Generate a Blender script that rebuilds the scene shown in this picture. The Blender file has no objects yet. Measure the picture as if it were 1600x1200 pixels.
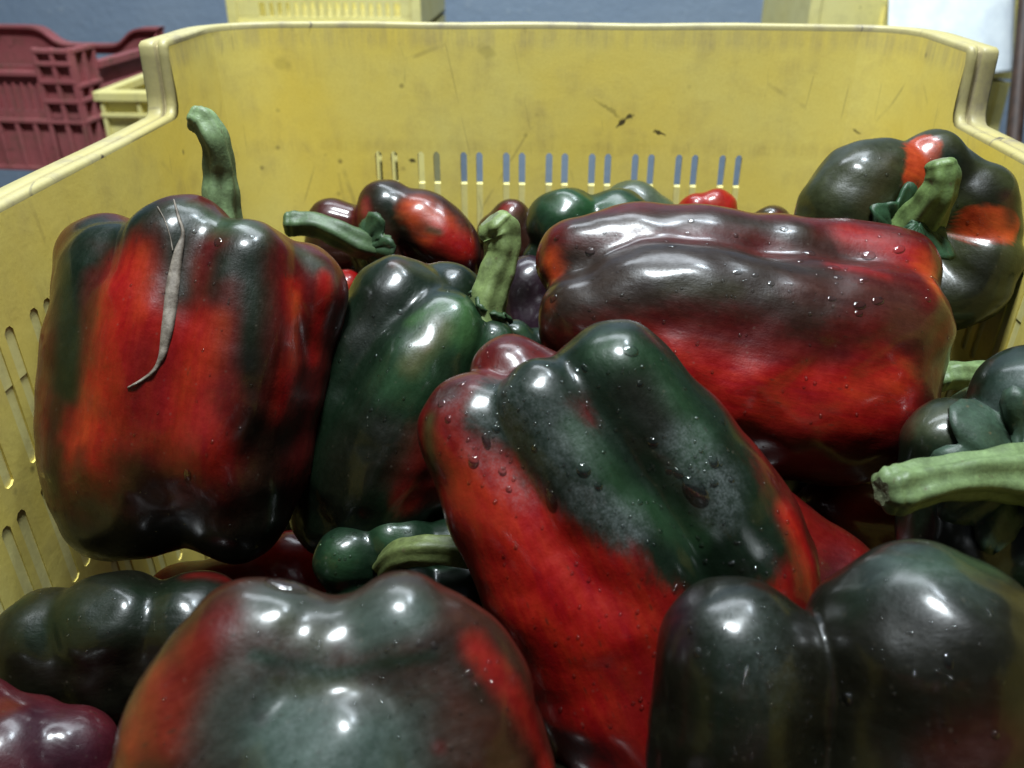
import bpy, bmesh, math, random
import numpy as np
from mathutils import Vector, Matrix, Euler
from mathutils.bvhtree import BVHTree

random.seed(7)
SC = bpy.context.scene
COL = SC.collection
R = math.radians

# ------------------------------------------------------------------ camera
F = 1386.0                       # focal length in pixels of the 1600 px wide photograph
CAMZ = 0.75
PITCH, YAW = 28.0, 2.9
cd = bpy.data.cameras.new('camera')
cam = bpy.data.objects.new('camera', cd)
COL.objects.link(cam)
cam.location = (0, 0, CAMZ)
cam.rotation_euler = (R(90 - PITCH), 0, R(YAW))
cd.sensor_width = 36.0
cd.lens = 36.0 * F / 1600.0
cd.clip_start = 0.01
cd.clip_end = 100
cd.dof.use_dof = True
cd.dof.focus_distance = 0.30
cd.dof.aperture_fstop = 16.0
SC.camera = cam
MW = Matrix.Translation(cam.location) @ cam.rotation_euler.to_matrix().to_4x4()
MN = np.array(MW)

# ------------------------------------------------------------------ world and lamps
w = bpy.data.worlds.new('World')
SC.world = w
w.use_nodes = True
bg = w.node_tree.nodes['Background']
bg.inputs['Color'].default_value = (0.62, 0.78, 1.0, 1)
bg.inputs['Strength'].default_value = 0.05

def lamp(name, loc, target, sx, sy, power, col):
    l = bpy.data.lights.new(name, 'AREA')
    l.shape = 'RECTANGLE'
    l.size, l.size_y = sx, sy
    l.energy = power
    l.color = col
    o = bpy.data.objects.new(name, l)
    COL.objects.link(o)
    o.location = loc
    o.rotation_euler = (Vector(target) - Vector(loc)).to_track_quat('-Z', 'Y').to_euler()
    return o

lamp('ceiling_lamp', (-0.08, 0.19, CAMZ + 1.25), (0.0, 0.36, CAMZ - 0.1), 0.28, 0.15, 47.0, (0.88, 0.96, 1.0))
lamp('ceiling_lamp', (0.30, 0.60, CAMZ + 1.40), (0.0, 0.3, CAMZ - 0.1), 0.24, 0.08, 8.0, (0.80, 0.91, 1.0))
lamp('ceiling_lamp', (-0.2, 1.3, CAMZ + 1.7), (0.0, 1.7, CAMZ - 0.3), 1.6, 0.5, 34.0, (0.84, 0.92, 1.0))

SC.view_settings.view_transform = 'Standard'
SC.view_settings.look = 'None'
SC.view_settings.exposure = 0.0
SC.view_settings.gamma = 1.0
SC.render.engine = 'CYCLES'
SC.cycles.max_bounces = 8
SC.cycles.transmission_bounces = 6
SC.cycles.sample_clamp_indirect = 4.0

# ------------------------------------------------------------------ helpers
def at(px, py, d, dz=0.0):
    """photograph pixel + distance along the view axis (metres, dz in pixels at that distance) -> world point"""
    d = d + dz * d / F
    return MW @ Vector(((px - 800) / F * d, -(py - 600) / F * d, -d))

def at_np(p, d):
    p = np.asarray(p, float)
    dd = d + p[:, 2] * d / F
    c = np.stack([(p[:, 0] - 800) / F * dd, -(p[:, 1] - 600) / F * dd, -dd, np.ones(len(p))], 1)
    return (c @ MN.T)[:, :3]

MI = np.linalg.inv(MN)
def project(v):
    c = np.c_[v, np.ones(len(v))] @ MI.T
    dep = -c[:, 2]
    dep = np.where(np.abs(dep) < 1e-6, 1e-6, dep)
    return 800 + F * c[:, 0] / dep, 600 - F * c[:, 1] / dep, dep

def tag(o, label=None, cat=None, group=None, kind=None):
    if label: o['label'] = label
    if cat: o['category'] = cat
    if group: o['group'] = group
    if kind: o['kind'] = kind
    return o

def empty(name, loc, label=None, cat=None, group=None, rz=0.0):
    o = bpy.data.objects.new(name, None)
    COL.objects.link(o)
    o.location = loc
    o.rotation_euler = (0, 0, rz)
    o.empty_display_size = 0.02
    return tag(o, label, cat, group)

def world_of(o):
    m = Matrix.LocRotScale(o.location, o.rotation_euler, o.scale)
    return world_of(o.parent) @ m if o.parent else m

def mesh_obj(name, verts, faces, mat, parent=None, smooth=True, local=False):
    """verts in world space; when parented they are moved into the parent's space"""
    me = bpy.data.meshes.new(name)
    if parent is not None and not local:
        inv = np.array(world_of(parent).inverted())
        v = np.asarray(verts, float)
        verts = (np.c_[v, np.ones(len(v))] @ inv.T)[:, :3]
    me.from_pydata([tuple(float(a) for a in v) for v in verts], [], [tuple(int(a) for a in f) for f in faces])
    me.update()
    if mat: me.materials.append(mat)
    if smooth: me.polygons.foreach_set('use_smooth', [True] * len(me.polygons))
    o = bpy.data.objects.new(name, me)
    COL.objects.link(o)
    if parent is not None: o.parent = parent
    return o

_rs = np.random.RandomState(11)
_dirs = _rs.normal(size=(4, 9, 3)); _dirs /= np.linalg.norm(_dirs, axis=2, keepdims=True)
_ph = _rs.uniform(0, 6.28, size=(4, 9))
def snoise(p, scale, seed=0):
    """smooth pseudo noise about -1..1 of a wavelength of roughly scale metres"""
    q = p / scale * 6.28
    s = 0
    for i in range(9):
        k = _dirs[seed % 4, i]
        f = 0.6 + 0.9 * (i / 8)
        s = s + np.sin(q @ k * f + _ph[seed % 4, i] + 1.3 * np.sin(q @ _dirs[(seed + 1) % 4, i] * 0.5 + seed))
    return s / 4.2

# ------------------------------------------------------------------ materials
def new_mat(name):
    m = bpy.data.materials.new(name)
    m.use_nodes = True
    nt = m.node_tree
    b = nt.nodes['Principled BSDF']
    return m, nt, b

def nd(nt, t, **kw):
    n = nt.nodes.new(t)
    for k, v in kw.items():
        if k.startswith('_'): setattr(n, k[1:], v)
        else: n.inputs[k].default_value = v
    return n

def noise(nt, co, scale, detail=4, rough=0.55, dist=0.0):
    n = nd(nt, 'ShaderNodeTexNoise', Scale=scale, Detail=detail, Roughness=rough, Distortion=dist)
    nt.links.new(co, n.inputs['Vector'])
    return n.outputs['Fac']

def mapr(nt, v, a, b, c, d):
    n = nd(nt, 'ShaderNodeMapRange')
    n.inputs['From Min'].default_value = a; n.inputs['From Max'].default_value = b
    n.inputs['To Min'].default_value = c; n.inputs['To Max'].default_value = d
    nt.links.new(v, n.inputs['Value'])
    return n.outputs['Result']

def mathn(nt, op, a, b):
    n = nt.nodes.new('ShaderNodeMath'); n.operation = op
    for i, x in enumerate((a, b)):
        if isinstance(x, (int, float)): n.inputs[i].default_value = x
        else: nt.links.new(x, n.inputs[i])
    return n.outputs[0]

def mixc(nt, fac, a, b, mode='MIX'):
    n = nt.nodes.new('ShaderNodeMix'); n.data_type = 'RGBA'; n.blend_type = mode
    if isinstance(fac, (int, float)): n.inputs[0].default_value = fac
    else: nt.links.new(fac, n.inputs[0])
    for i, x in ((6, a), (7, b)):
        if isinstance(x, tuple): n.inputs[i].default_value = (*x, 1) if len(x) == 3 else x
        else: nt.links.new(x, n.inputs[i])
    return n.outputs[2]

def bump(nt, b, h, strength, dist):
    n = nd(nt, 'ShaderNodeBump', Strength=strength, Distance=dist)
    nt.links.new(h, n.inputs['Height'])
    nt.links.new(n.outputs[0], b.inputs['Normal'])
    return n

def pepper_material():
    m, nt, b = new_mat('pepper_skin')
    L = nt.links.new
    at_ = nd(nt, 'ShaderNodeAttribute'); at_.attribute_name = 'pigment'
    ad = nd(nt, 'ShaderNodeAttribute'); ad.attribute_name = 'dust_sheen'
    tc = nd(nt, 'ShaderNodeTexCoord')
    co = tc.outputs['Object']
    mp = nd(nt, 'ShaderNodeMapping'); mp.inputs['Scale'].default_value = (1, 1, 0.16)
    L(co, mp.inputs['Vector'])
    streak = noise(nt, mp.outputs[0], 260, 4, 0.6)
    mott = noise(nt, co, 420, 5, 0.65)
    fine = noise(nt, co, 1500, 3, 0.6)
    big = noise(nt, co, 70, 3, 0.5)
    v = mathn(nt, 'MULTIPLY', mapr(nt, streak, 0.3, 0.7, 0.84, 1.16), mapr(nt, mott, 0.3, 0.7, 0.86, 1.15))
    v = mathn(nt, 'MULTIPLY', v, mapr(nt, big, 0.3, 0.7, 0.9, 1.1))
    hsv = nd(nt, 'ShaderNodeHueSaturation')
    L(at_.outputs['Color'], hsv.inputs['Color'])
    L(v, hsv.inputs['Value'])
    L(mapr(nt, streak, 0.25, 0.75, 0.495, 0.504), hsv.inputs['Hue'])
    # pale pores
    vor = nd(nt, 'ShaderNodeTexVoronoi', Scale=230.0, Randomness=1.0)
    L(co, vor.inputs['Vector'])
    pores = mathn(nt, 'MULTIPLY', mapr(nt, vor.outputs['Distance'], 0.05, 0.13, 1.0, 0.0), mapr(nt, mott, 0.42, 0.62, 0.0, 0.30))
    c1 = mixc(nt, pores, hsv.outputs[0], (0.09, 0.075, 0.055))
    vf = nd(nt, 'ShaderNodeTexVoronoi', Scale=520.0, Randomness=1.0)
    mf = nd(nt, 'ShaderNodeMapping'); mf.inputs['Scale'].default_value = (1, 1, 0.35)
    L(co, mf.inputs['Vector']); L(mf.outputs[0], vf.inputs['Vector'])
    fl = mathn(nt, 'MULTIPLY', mapr(nt, vf.outputs['Distance'], 0.10, 0.26, 1.0, 0.0), mapr(nt, streak, 0.50, 0.66, 0.0, 0.55))
    c1 = mixc(nt, fl, c1, (0.012, 0.010, 0.006))
    # dried wash marks, dusty film and painted sheen from the vertex attribute
    sp = mathn(nt, 'MULTIPLY', mapr(nt, fine, 0.35, 0.70, 0.25, 1.0), mapr(nt, mott, 0.30, 0.66, 0.1, 1.0))
    df = mathn(nt, 'MULTIPLY', ad.outputs['Fac'], sp)
    c2 = mixc(nt, df, c1, (0.115, 0.13, 0.13))
    L(c2, b.inputs['Base Color'])
    rr = mathn(nt, 'ADD', mapr(nt, mott, 0.3, 0.7, 0.36, 0.50), mathn(nt, 'MULTIPLY', ad.outputs['Fac'], 0.22))
    L(rr, b.inputs['Roughness'])
    L(mapr(nt, noise(nt, co, 120, 4, 0.65), 0.35, 0.68, 0.35, 0.80), b.inputs['Coat Weight'])
    b.inputs['Specular IOR Level'].default_value = 0.16
    b.inputs['Coat Weight'].default_value = 0.62
    L(mathn(nt, 'ADD', mapr(nt, fine, 0.3, 0.7, 0.13, 0.23), mathn(nt, 'MULTIPLY', ad.outputs['Fac'], 0.15)), b.inputs['Coat Roughness'])
    b.inputs['Subsurface Weight'].default_value = 0.0
    h = mathn(nt, 'ADD', mathn(nt, 'MULTIPLY', fine, 0.18), mathn(nt, 'ADD', mathn(nt, 'MULTIPLY', streak, 0.5), mathn(nt, 'MULTIPLY', big, 1.6)))
    bump(nt, b, h, 0.36, 0.0012)
    return m

def stem_material():
    m, nt, b = new_mat('pepper_stem')
    L = nt.links.new
    oi = nd(nt, 'ShaderNodeObjectInfo')
    co = nd(nt, 'ShaderNodeTexCoord').outputs['Object']
    n1 = noise(nt, co, 180, 5, 0.6)
    n2 = noise(nt, co, 900, 4, 0.7)
    v = mathn(nt, 'MULTIPLY', mapr(nt, n1, 0.3, 0.7, 0.62, 1.30), mapr(nt, n2, 0.3, 0.7, 0.82, 1.18))
    hsv = nd(nt, 'ShaderNodeHueSaturation')
    L(oi.outputs['Color'], hsv.inputs['Color']); L(v, hsv.inputs['Value'])
    spots = mapr(nt, noise(nt, co, 330, 3, 0.5), 0.66, 0.74, 0.0, 0.7)
    c = mixc(nt, spots, hsv.outputs[0], (0.07, 0.055, 0.03))
    L(c, b.inputs['Base Color'])
    b.inputs['Roughness'].default_value = 0.48
    b.inputs['Specular IOR Level'].default_value = 0.35
    bump(nt, b, mathn(nt, 'ADD', n1, mathn(nt, 'MULTIPLY', n2, 0.35)), 0.32, 0.001)
    return m

def cut_material():
    m, nt, b = new_mat('stem_cut')
    co = nd(nt, 'ShaderNodeTexCoord').outputs['Object']
    n1 = noise(nt, co, 500, 5, 0.6)
    nt.links.new(mixc(nt, mapr(nt, n1, 0.3, 0.7, 0, 1), (0.085, 0.105, 0.05), (0.14, 0.16, 0.085)), b.inputs['Base Color'])
    b.inputs['Roughness'].default_value = 0.7
    bump(nt, b, n1, 0.6, 0.001)
    return m

def drop_material():
    m, nt, b = new_mat('water')
    L = nt.links.new
    tr = nd(nt, 'ShaderNodeBsdfTransparent')
    gl = nd(nt, 'ShaderNodeBsdfGlossy', Roughness=0.04)
    lw = nd(nt, 'ShaderNodeLayerWeight', Blend=0.35)
    L(mixc(nt, mapr(nt, lw.outputs['Facing'], 0.35, 0.80, 0, 1), (0.99, 1.0, 1.0), (0.5, 0.5, 0.5)), tr.inputs['Color'])  # grazing-angle tint darkens the drop rims in place of refraction
    fr = nd(nt, 'ShaderNodeFresnel', IOR=1.36)
    mx = nd(nt, 'ShaderNodeMixShader')
    bf = nd(nt, 'ShaderNodeNewGeometry')
    front = mapr(nt, bf.outputs['Backfacing'], 0, 1, 1.0, 0.8)
    L(mathn(nt, 'MULTIPLY', mapr(nt, fr.outputs[0], 0, 1, 0.06, 1.0), front), mx.inputs[0]); L(tr.outputs[0], mx.inputs[1]); L(gl.outputs[0], mx.inputs[2])
    L(mx.outputs[0], nt.nodes['Material Output'].inputs['Surface'])
    nt.nodes.remove(b)
    return m

def plastic_material(name, c_lo, c_hi, dirt, dirt_amt=1.0, marks=False, rough=0.42):
    m, nt, b = new_mat(name)
    L = nt.links.new
    g = nd(nt, 'ShaderNodeNewGeometry').outputs['Position']
    n_big = noise(nt, g, 9, 4, 0.55)
    n_mid = noise(nt, g, 45, 5, 0.6)
    n_fine = noise(nt, g, 700, 4, 0.65)
    mp = nd(nt, 'ShaderNodeMapping'); mp.inputs['Scale'].default_value = (1, 1, 0.12)
    L(g, mp.inputs['Vector'])
    n_run = noise(nt, mp.outputs[0], 130, 5, 0.65)
    base = mixc(nt, mapr(nt, n_big, 0.3, 0.7, 0, 1), c_lo, c_hi)
    base = mixc(nt, mapr(nt, n_fine, 0.3, 0.7, 0.0, 0.25), base, tuple(x * 0.72 for x in c_lo))
    # grime in soft patches and runs
    gr = mathn(nt, 'MULTIPLY', mapr(nt, n_mid, 0.48, 0.76, 0, 0.55 * dirt_amt), mapr(nt, n_run, 0.35, 0.65, 0.15, 1.0))
    base = mixc(nt, gr, base, dirt)
    # small dark specks and scuffs
    vor = nd(nt, 'ShaderNodeTexVoronoi', Scale=85.0, Randomness=1.0); L(g, vor.inputs['Vector'])
    sc = mathn(nt, 'MULTIPLY', mapr(nt, vor.outputs['Distance'], 0.05, 0.16, 1, 0), mapr(nt, noise(nt, g, 22, 2, 0.5), 0.52, 0.62, 0, 0.75 * dirt_amt))
    base = mixc(nt, sc, base, tuple(x * 0.35 for x in dirt))
    vs = nd(nt, 'ShaderNodeMapping'); vs.inputs['Scale'].default_value = (1, 1, 0.3); vs.inputs['Rotation'].default_value = (0.3, 0.5, 0.4)
    L(g, vs.inputs['Vector'])
    v2 = nd(nt, 'ShaderNodeTexVoronoi', Scale=30.0, Randomness=1.0); v2.feature = 'DISTANCE_TO_EDGE'; L(vs.outputs[0], v2.inputs['Vector'])
    scr = mathn(nt, 'MULTIPLY', mapr(nt, v2.outputs['Distance'], 0.004, 0.014, 1, 0), mapr(nt, noise(nt, g, 40, 3, 0.5), 0.55, 0.65, 0, 0.35 * dirt_amt))
    base = mixc(nt, scr, base, tuple(x * 0.6 for x in dirt))
    if marks:
        # purple-grey grime along the rim, brownish stains just above the slots
        sep = nd(nt, 'ShaderNodeSeparateXYZ'); L(g, sep.inputs[0])
        z = sep.outputs['Z']
        def band(zc, hw, amt):
            a = mathn(nt, 'ABSOLUTE', mathn(nt, 'SUBTRACT', z, zc), 0)
            return mathn(nt, 'MULTIPLY', mapr(nt, a, hw * 0.3, hw, amt, 0), mapr(nt, n_run, 0.40, 0.62, 0.0, 1.0))
        for zc, hw, amt, c in ((CAMZ - 0.119, 0.005, 0.16, (0.22, 0.13, 0.05)),
                               (CAMZ - 0.060, 0.008, 0.28, (0.24, 0.20, 0.18))):
            base = mixc(nt, band(zc, hw, amt), base, c)
        # the black rubbed marks on the far wall
        def spot(cx, cz, ang, a, bb, amt):
            mm = nd(nt, 'ShaderNodeMapping'); mm.vector_type = 'TEXTURE'
            mm.inputs['Location'].default_value = (cx, 0, cz)
            mm.inputs['Rotation'].default_value = (0, ang, 0)
            mm.inputs['Scale'].default_value = (a, 1000.0, bb)
            wob = nd(nt, 'ShaderNodeTexNoise', Scale=260.0, Detail=3.0)
            L(g, wob.inputs['Vector'])
            ws = nd(nt, 'ShaderNodeVectorMath'); ws.operation = 'MULTIPLY_ADD'
            L(wob.outputs['Color'], ws.inputs[0]); ws.inputs[1].default_value = (0.005, 0, 0.005)
            L(g, ws.inputs[2])
            L(ws.outputs[0], mm.inputs['Vector'])
            ln = nd(nt, 'ShaderNodeVectorMath'); ln.operation = 'LENGTH'; L(mm.outputs[0], ln.inputs[0])
            return mapr(nt, ln.outputs['Value'], 0.5, 1.05, amt, 0)
        for (px, py, ang, a, bb, amt) in ((985, 176, -1.0, .0045, .0016, .95), (997, 168, -0.2, .0030, .0014, .9), (965, 155, 0.55, .010, .0014, .35),
                                          (1045, 193, 0.3, .0038, .0010, .9), (658, 236, 0.2, .0022, .0016, .9), (1352, 188, 0.6, .003, .0012, .6),
                                          (1470, 150, -1.2, .003, .0011, .6), (1463, 128, -1.3, .0022, .001, .6), (455, 85, 0.4, .006, .004, .18), (775, 65, 0.4, .006, .004, .22)):
            p = on_plane_y(px, py, 0.515)
            base = mixc(nt, spot(p.x - 0.0025, p.z - 0.0025, ang, a, bb, amt), base, (0.035, 0.028, 0.015))
    L(base, b.inputs['Base Color'])
    L(mapr(nt, n_mid, 0.3, 0.7, rough - 0.06, rough + 0.16), b.inputs['Roughness'])
    b.inputs['Specular IOR Level'].default_value = 0.4
    bump(nt, b, mathn(nt, 'ADD', n_mid, mathn(nt, 'MULTIPLY', n_fine, 0.12)), 0.25, 0.001)
    return m

def on_plane_y(px, py, Y):
    a, b_ = at(px, py, 0.1), at(px, py, 0.2)
    t = (Y - a.y) / (b_.y - a.y)
    return a + (b_ - a) * t

M_PEP = pepper_material()
M_STEM = stem_material()
M_CUT = cut_material()
M_WATER = drop_material()
M_YEL = plastic_material('yellow_crate_plastic', (0.76, 0.575, 0.090), (0.73, 0.64, 0.20), (0.30, 0.22, 0.10), 0.85, marks=True)
M_YRIM = plastic_material('yellow_rim_plastic', (0.37, 0.315, 0.115), (0.41, 0.37, 0.19), (0.15, 0.125, 0.11), 2.1)
M_GRIME = plastic_material('rim_groove_grime', (0.30, 0.25, 0.13), (0.46, 0.40, 0.20), (0.12, 0.09, 0.08), 2.0, rough=0.7)
M_YBACK = plastic_material('yellow_back_plastic', (0.74, 0.65, 0.22), (0.74, 0.68, 0.30), (0.28, 0.24, 0.12), 1.0)
M_RED = plastic_material('red_crate_plastic', (0.25, 0.060, 0.066), (0.36, 0.12, 0.12), (0.13, 0.08, 0.05), 2.0, rough=0.5)

# ------------------------------------------------------------------ the room behind
def box_vf(lo, hi, bev=0.0):
    x0, y0, z0 = lo; x1, y1, z1 = hi
    v = [(x0, y0, z0), (x1, y0, z0), (x1, y1, z0), (x0, y1, z0), (x0, y0, z1), (x1, y0, z1), (x1, y1, z1), (x0, y1, z1)]
    f = [(0, 3, 2, 1), (4, 5, 6, 7), (0, 1, 5, 4), (1, 2, 6, 5), (2, 3, 7, 6), (3, 0, 4, 7)]
    return v, f

def boxes_obj(name, boxes, mat, parent=None, bevel=0.0, local=True):
    V, Fc = [], []
    for lo, hi in boxes:
        v, f = box_vf(lo, hi)
        k = len(V); V += v; Fc += [tuple(i + k for i in q) for q in f]
    o = mesh_obj(name, V, Fc, mat, parent, smooth=False, local=local)
    if bevel:
        md = o.modifiers.new('bevel', 'BEVEL'); md.width = bevel; md.segments = 2; md.limit_method = 'ANGLE'
    return o

def wall_material():
    m, nt, b = new_mat('blue_painted_wall')
    g = nd(nt, 'ShaderNodeNewGeometry').outputs['Position']
    n1 = noise(nt, g, 3, 5, 0.6); n2 = noise(nt, g, 60, 4, 0.6); n3 = noise(nt, g, 260, 3, 0.6)
    c = mixc(nt, mapr(nt, n1, 0.3, 0.7, 0, 1), (0.21, 0.28, 0.38), (0.27, 0.34, 0.43))
    c = mixc(nt, mapr(nt, n2, 0.62, 0.72, 0, 0.5), c, (0.36, 0.42, 0.48))
    c = mixc(nt, mapr(nt, n3, 0.69, 0.74, 0, 0.7), c, (0.10, 0.07, 0.05))
    nt.links.new(c, b.inputs['Base Color'])
    b.inputs['Roughness'].default_value = 0.6
    bump(nt, b, mathn(nt, 'ADD', n2, n1), 0.5, 0.004)
    return m

def floor_material():
    m, nt, b = new_mat('concrete_floor')
    g = nd(nt, 'ShaderNodeNewGeometry').outputs['Position']
    n1 = noise(nt, g, 4, 6, 0.6); n2 = noise(nt, g, 120, 4, 0.6)
    c = mixc(nt, mapr(nt, n1, 0.3, 0.7, 0, 1), (0.10, 0.105, 0.11), (0.19, 0.19, 0.19))
    c = mixc(nt, mapr(nt, n2, 0.5, 0.7, 0, 0.5), c, (0.08, 0.075, 0.07))
    nt.links.new(c, b.inputs['Base Color'])
    b.inputs['Roughness'].default_value = 0.65
    bump(nt, b, n2, 0.4, 0.002)
    return m

boxes_obj('floor', [((-4, -2, -0.1), (4, 2.14, 0.0))], floor_material()).__setitem__('kind', 'structure')
boxes_obj('wall', [((-4, 2.14, -0.1), (4, 2.26, 2.9))], wall_material()).__setitem__('kind', 'structure')

# ------------------------------------------------------------------ main yellow crate
HW, Y0, Y1, RC = 0.1845, -0.085, 0.515, 0.030
H_HI, H_LO, YS = 0.0545, 0.0875, 0.434
H_BASE = 0.345
PAIRS = [-0.0989, -0.0742, -0.0494, -0.0247, 0, 0.0247, 0.0494, 0.0742, 0.0989]
SW, SG = 0.0038, 0.0091
def perimeter():
    """columns round the crate: (x, y, nx, ny, depth of the top edge under the camera, hole flag to the next column, wall name)"""
    cols = []
    yc0, yc1 = Y0 + RC, Y1 - RC
    ys_near = Y0 + (Y1 - YS)
    def side_cols(fwd):
        pts = []     # (y, h, hole)
        # fillet profile of the step at YS (forward end)
        prof = [(yc1, H_HI), (YS + 0.006, H_HI), (YS + 0.0022, H_HI), (YS + 0.0008, H_HI + 0.0006), (YS + 0.0002, H_HI + 0.002), (YS, H_HI + 0.006), (YS - 0.0006, H_LO - 0.010),
                (YS - 0.0014, H_LO - 0.005), (YS - 0.0034, H_LO - 0.0018), (YS - 0.006, H_LO - 0.0004), (YS - 0.009, H_LO)]
        prof = prof[::-1]
        mid = (Y0 + Y1) / 2
        near = [(2 * mid - y, h) for y, h in prof[::-1]]
        a = [(y, h, False) for y, h in near]
        edges = []
        y = ys_near + 0.038
        while y < YS - 0.034:
            for c in (-SG / 2, SG / 2):
                edges += [(y + c - SW * .68, H_LO, True), (y + c - SW * .3, H_LO, True), (y + c + SW * .3, H_LO, True), (y + c + SW * .68, H_LO, False)]
            y += 0.0247
        a += edges
        a += [(yy, h, False) for yy, h in prof]
        a.sort(key=lambda t: t[0])
        if not fwd:
            b = a[::-1]
            # the hole flag belongs to the span up to the next column
            out = []
            for i, (yy, h, _) in enumerate(b):
                hole = b[i + 1][2] if i + 1 < len(b) else False
                out.append((yy, h, hole))
            a = out
        return a
    for yy, h, hole in side_cols(True): cols.append((-HW, yy, -1, 0, h, hole, 'side_wall'))
    for i in range(1, 8):
        a = math.pi - i * math.pi / 2 / 8
        cols.append((-HW + RC + RC * math.cos(a), yc1 + RC * math.sin(a), math.cos(a), math.sin(a), H_HI, False, 'end_wall'))
    def end_cols(y, ny, s):
        e = [(s * (-HW + RC), False)]
        xs = []
        for p in PAIRS:
            for c in (-SG / 2, SG / 2):
                xs += [(p + c - SW / 2, True), (p + c - SW * .2, True), (p + c + SW * .2, True), (p + c + SW / 2, False)]
        if s < 0:
            r = xs[::-1]
            xs = [(x, r[i + 1][1] if i + 1 < len(r) else False) for i, (x, _) in enumerate(r)]
        e += xs + [(s * (HW - RC), False)]
        return [(x, y, 0, ny, H_HI, h, 'end_wall') for x, h in e]
    cols += end_cols(Y1, 1, 1)
    for i in range(1, 8):
        a = math.pi / 2 - i * math.pi / 2 / 8
        cols.append((HW - RC + RC * math.cos(a), yc1 + RC * math.sin(a), math.cos(a), math.sin(a), H_HI, False, 'side_wall'))
    for yy, h, hole in side_cols(False): cols.append((HW, yy, 1, 0, h, hole, 'side_wall'))
    for i in range(1, 8):
        a = -i * math.pi / 2 / 8
        cols.append((HW - RC + RC * math.cos(a), yc0 + RC * math.sin(a), math.cos(a), math.sin(a), H_HI, False, 'end_wall'))
    cols += end_cols(Y0, -1, -1)
    for i in range(1, 8):
        a = -math.pi / 2 - i * math.pi / 2 / 8
        cols.append((-HW + RC + RC * math.cos(a), yc0 + RC * math.sin(a), math.cos(a), math.sin(a), H_HI, False, 'side_wall'))
    return cols

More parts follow.
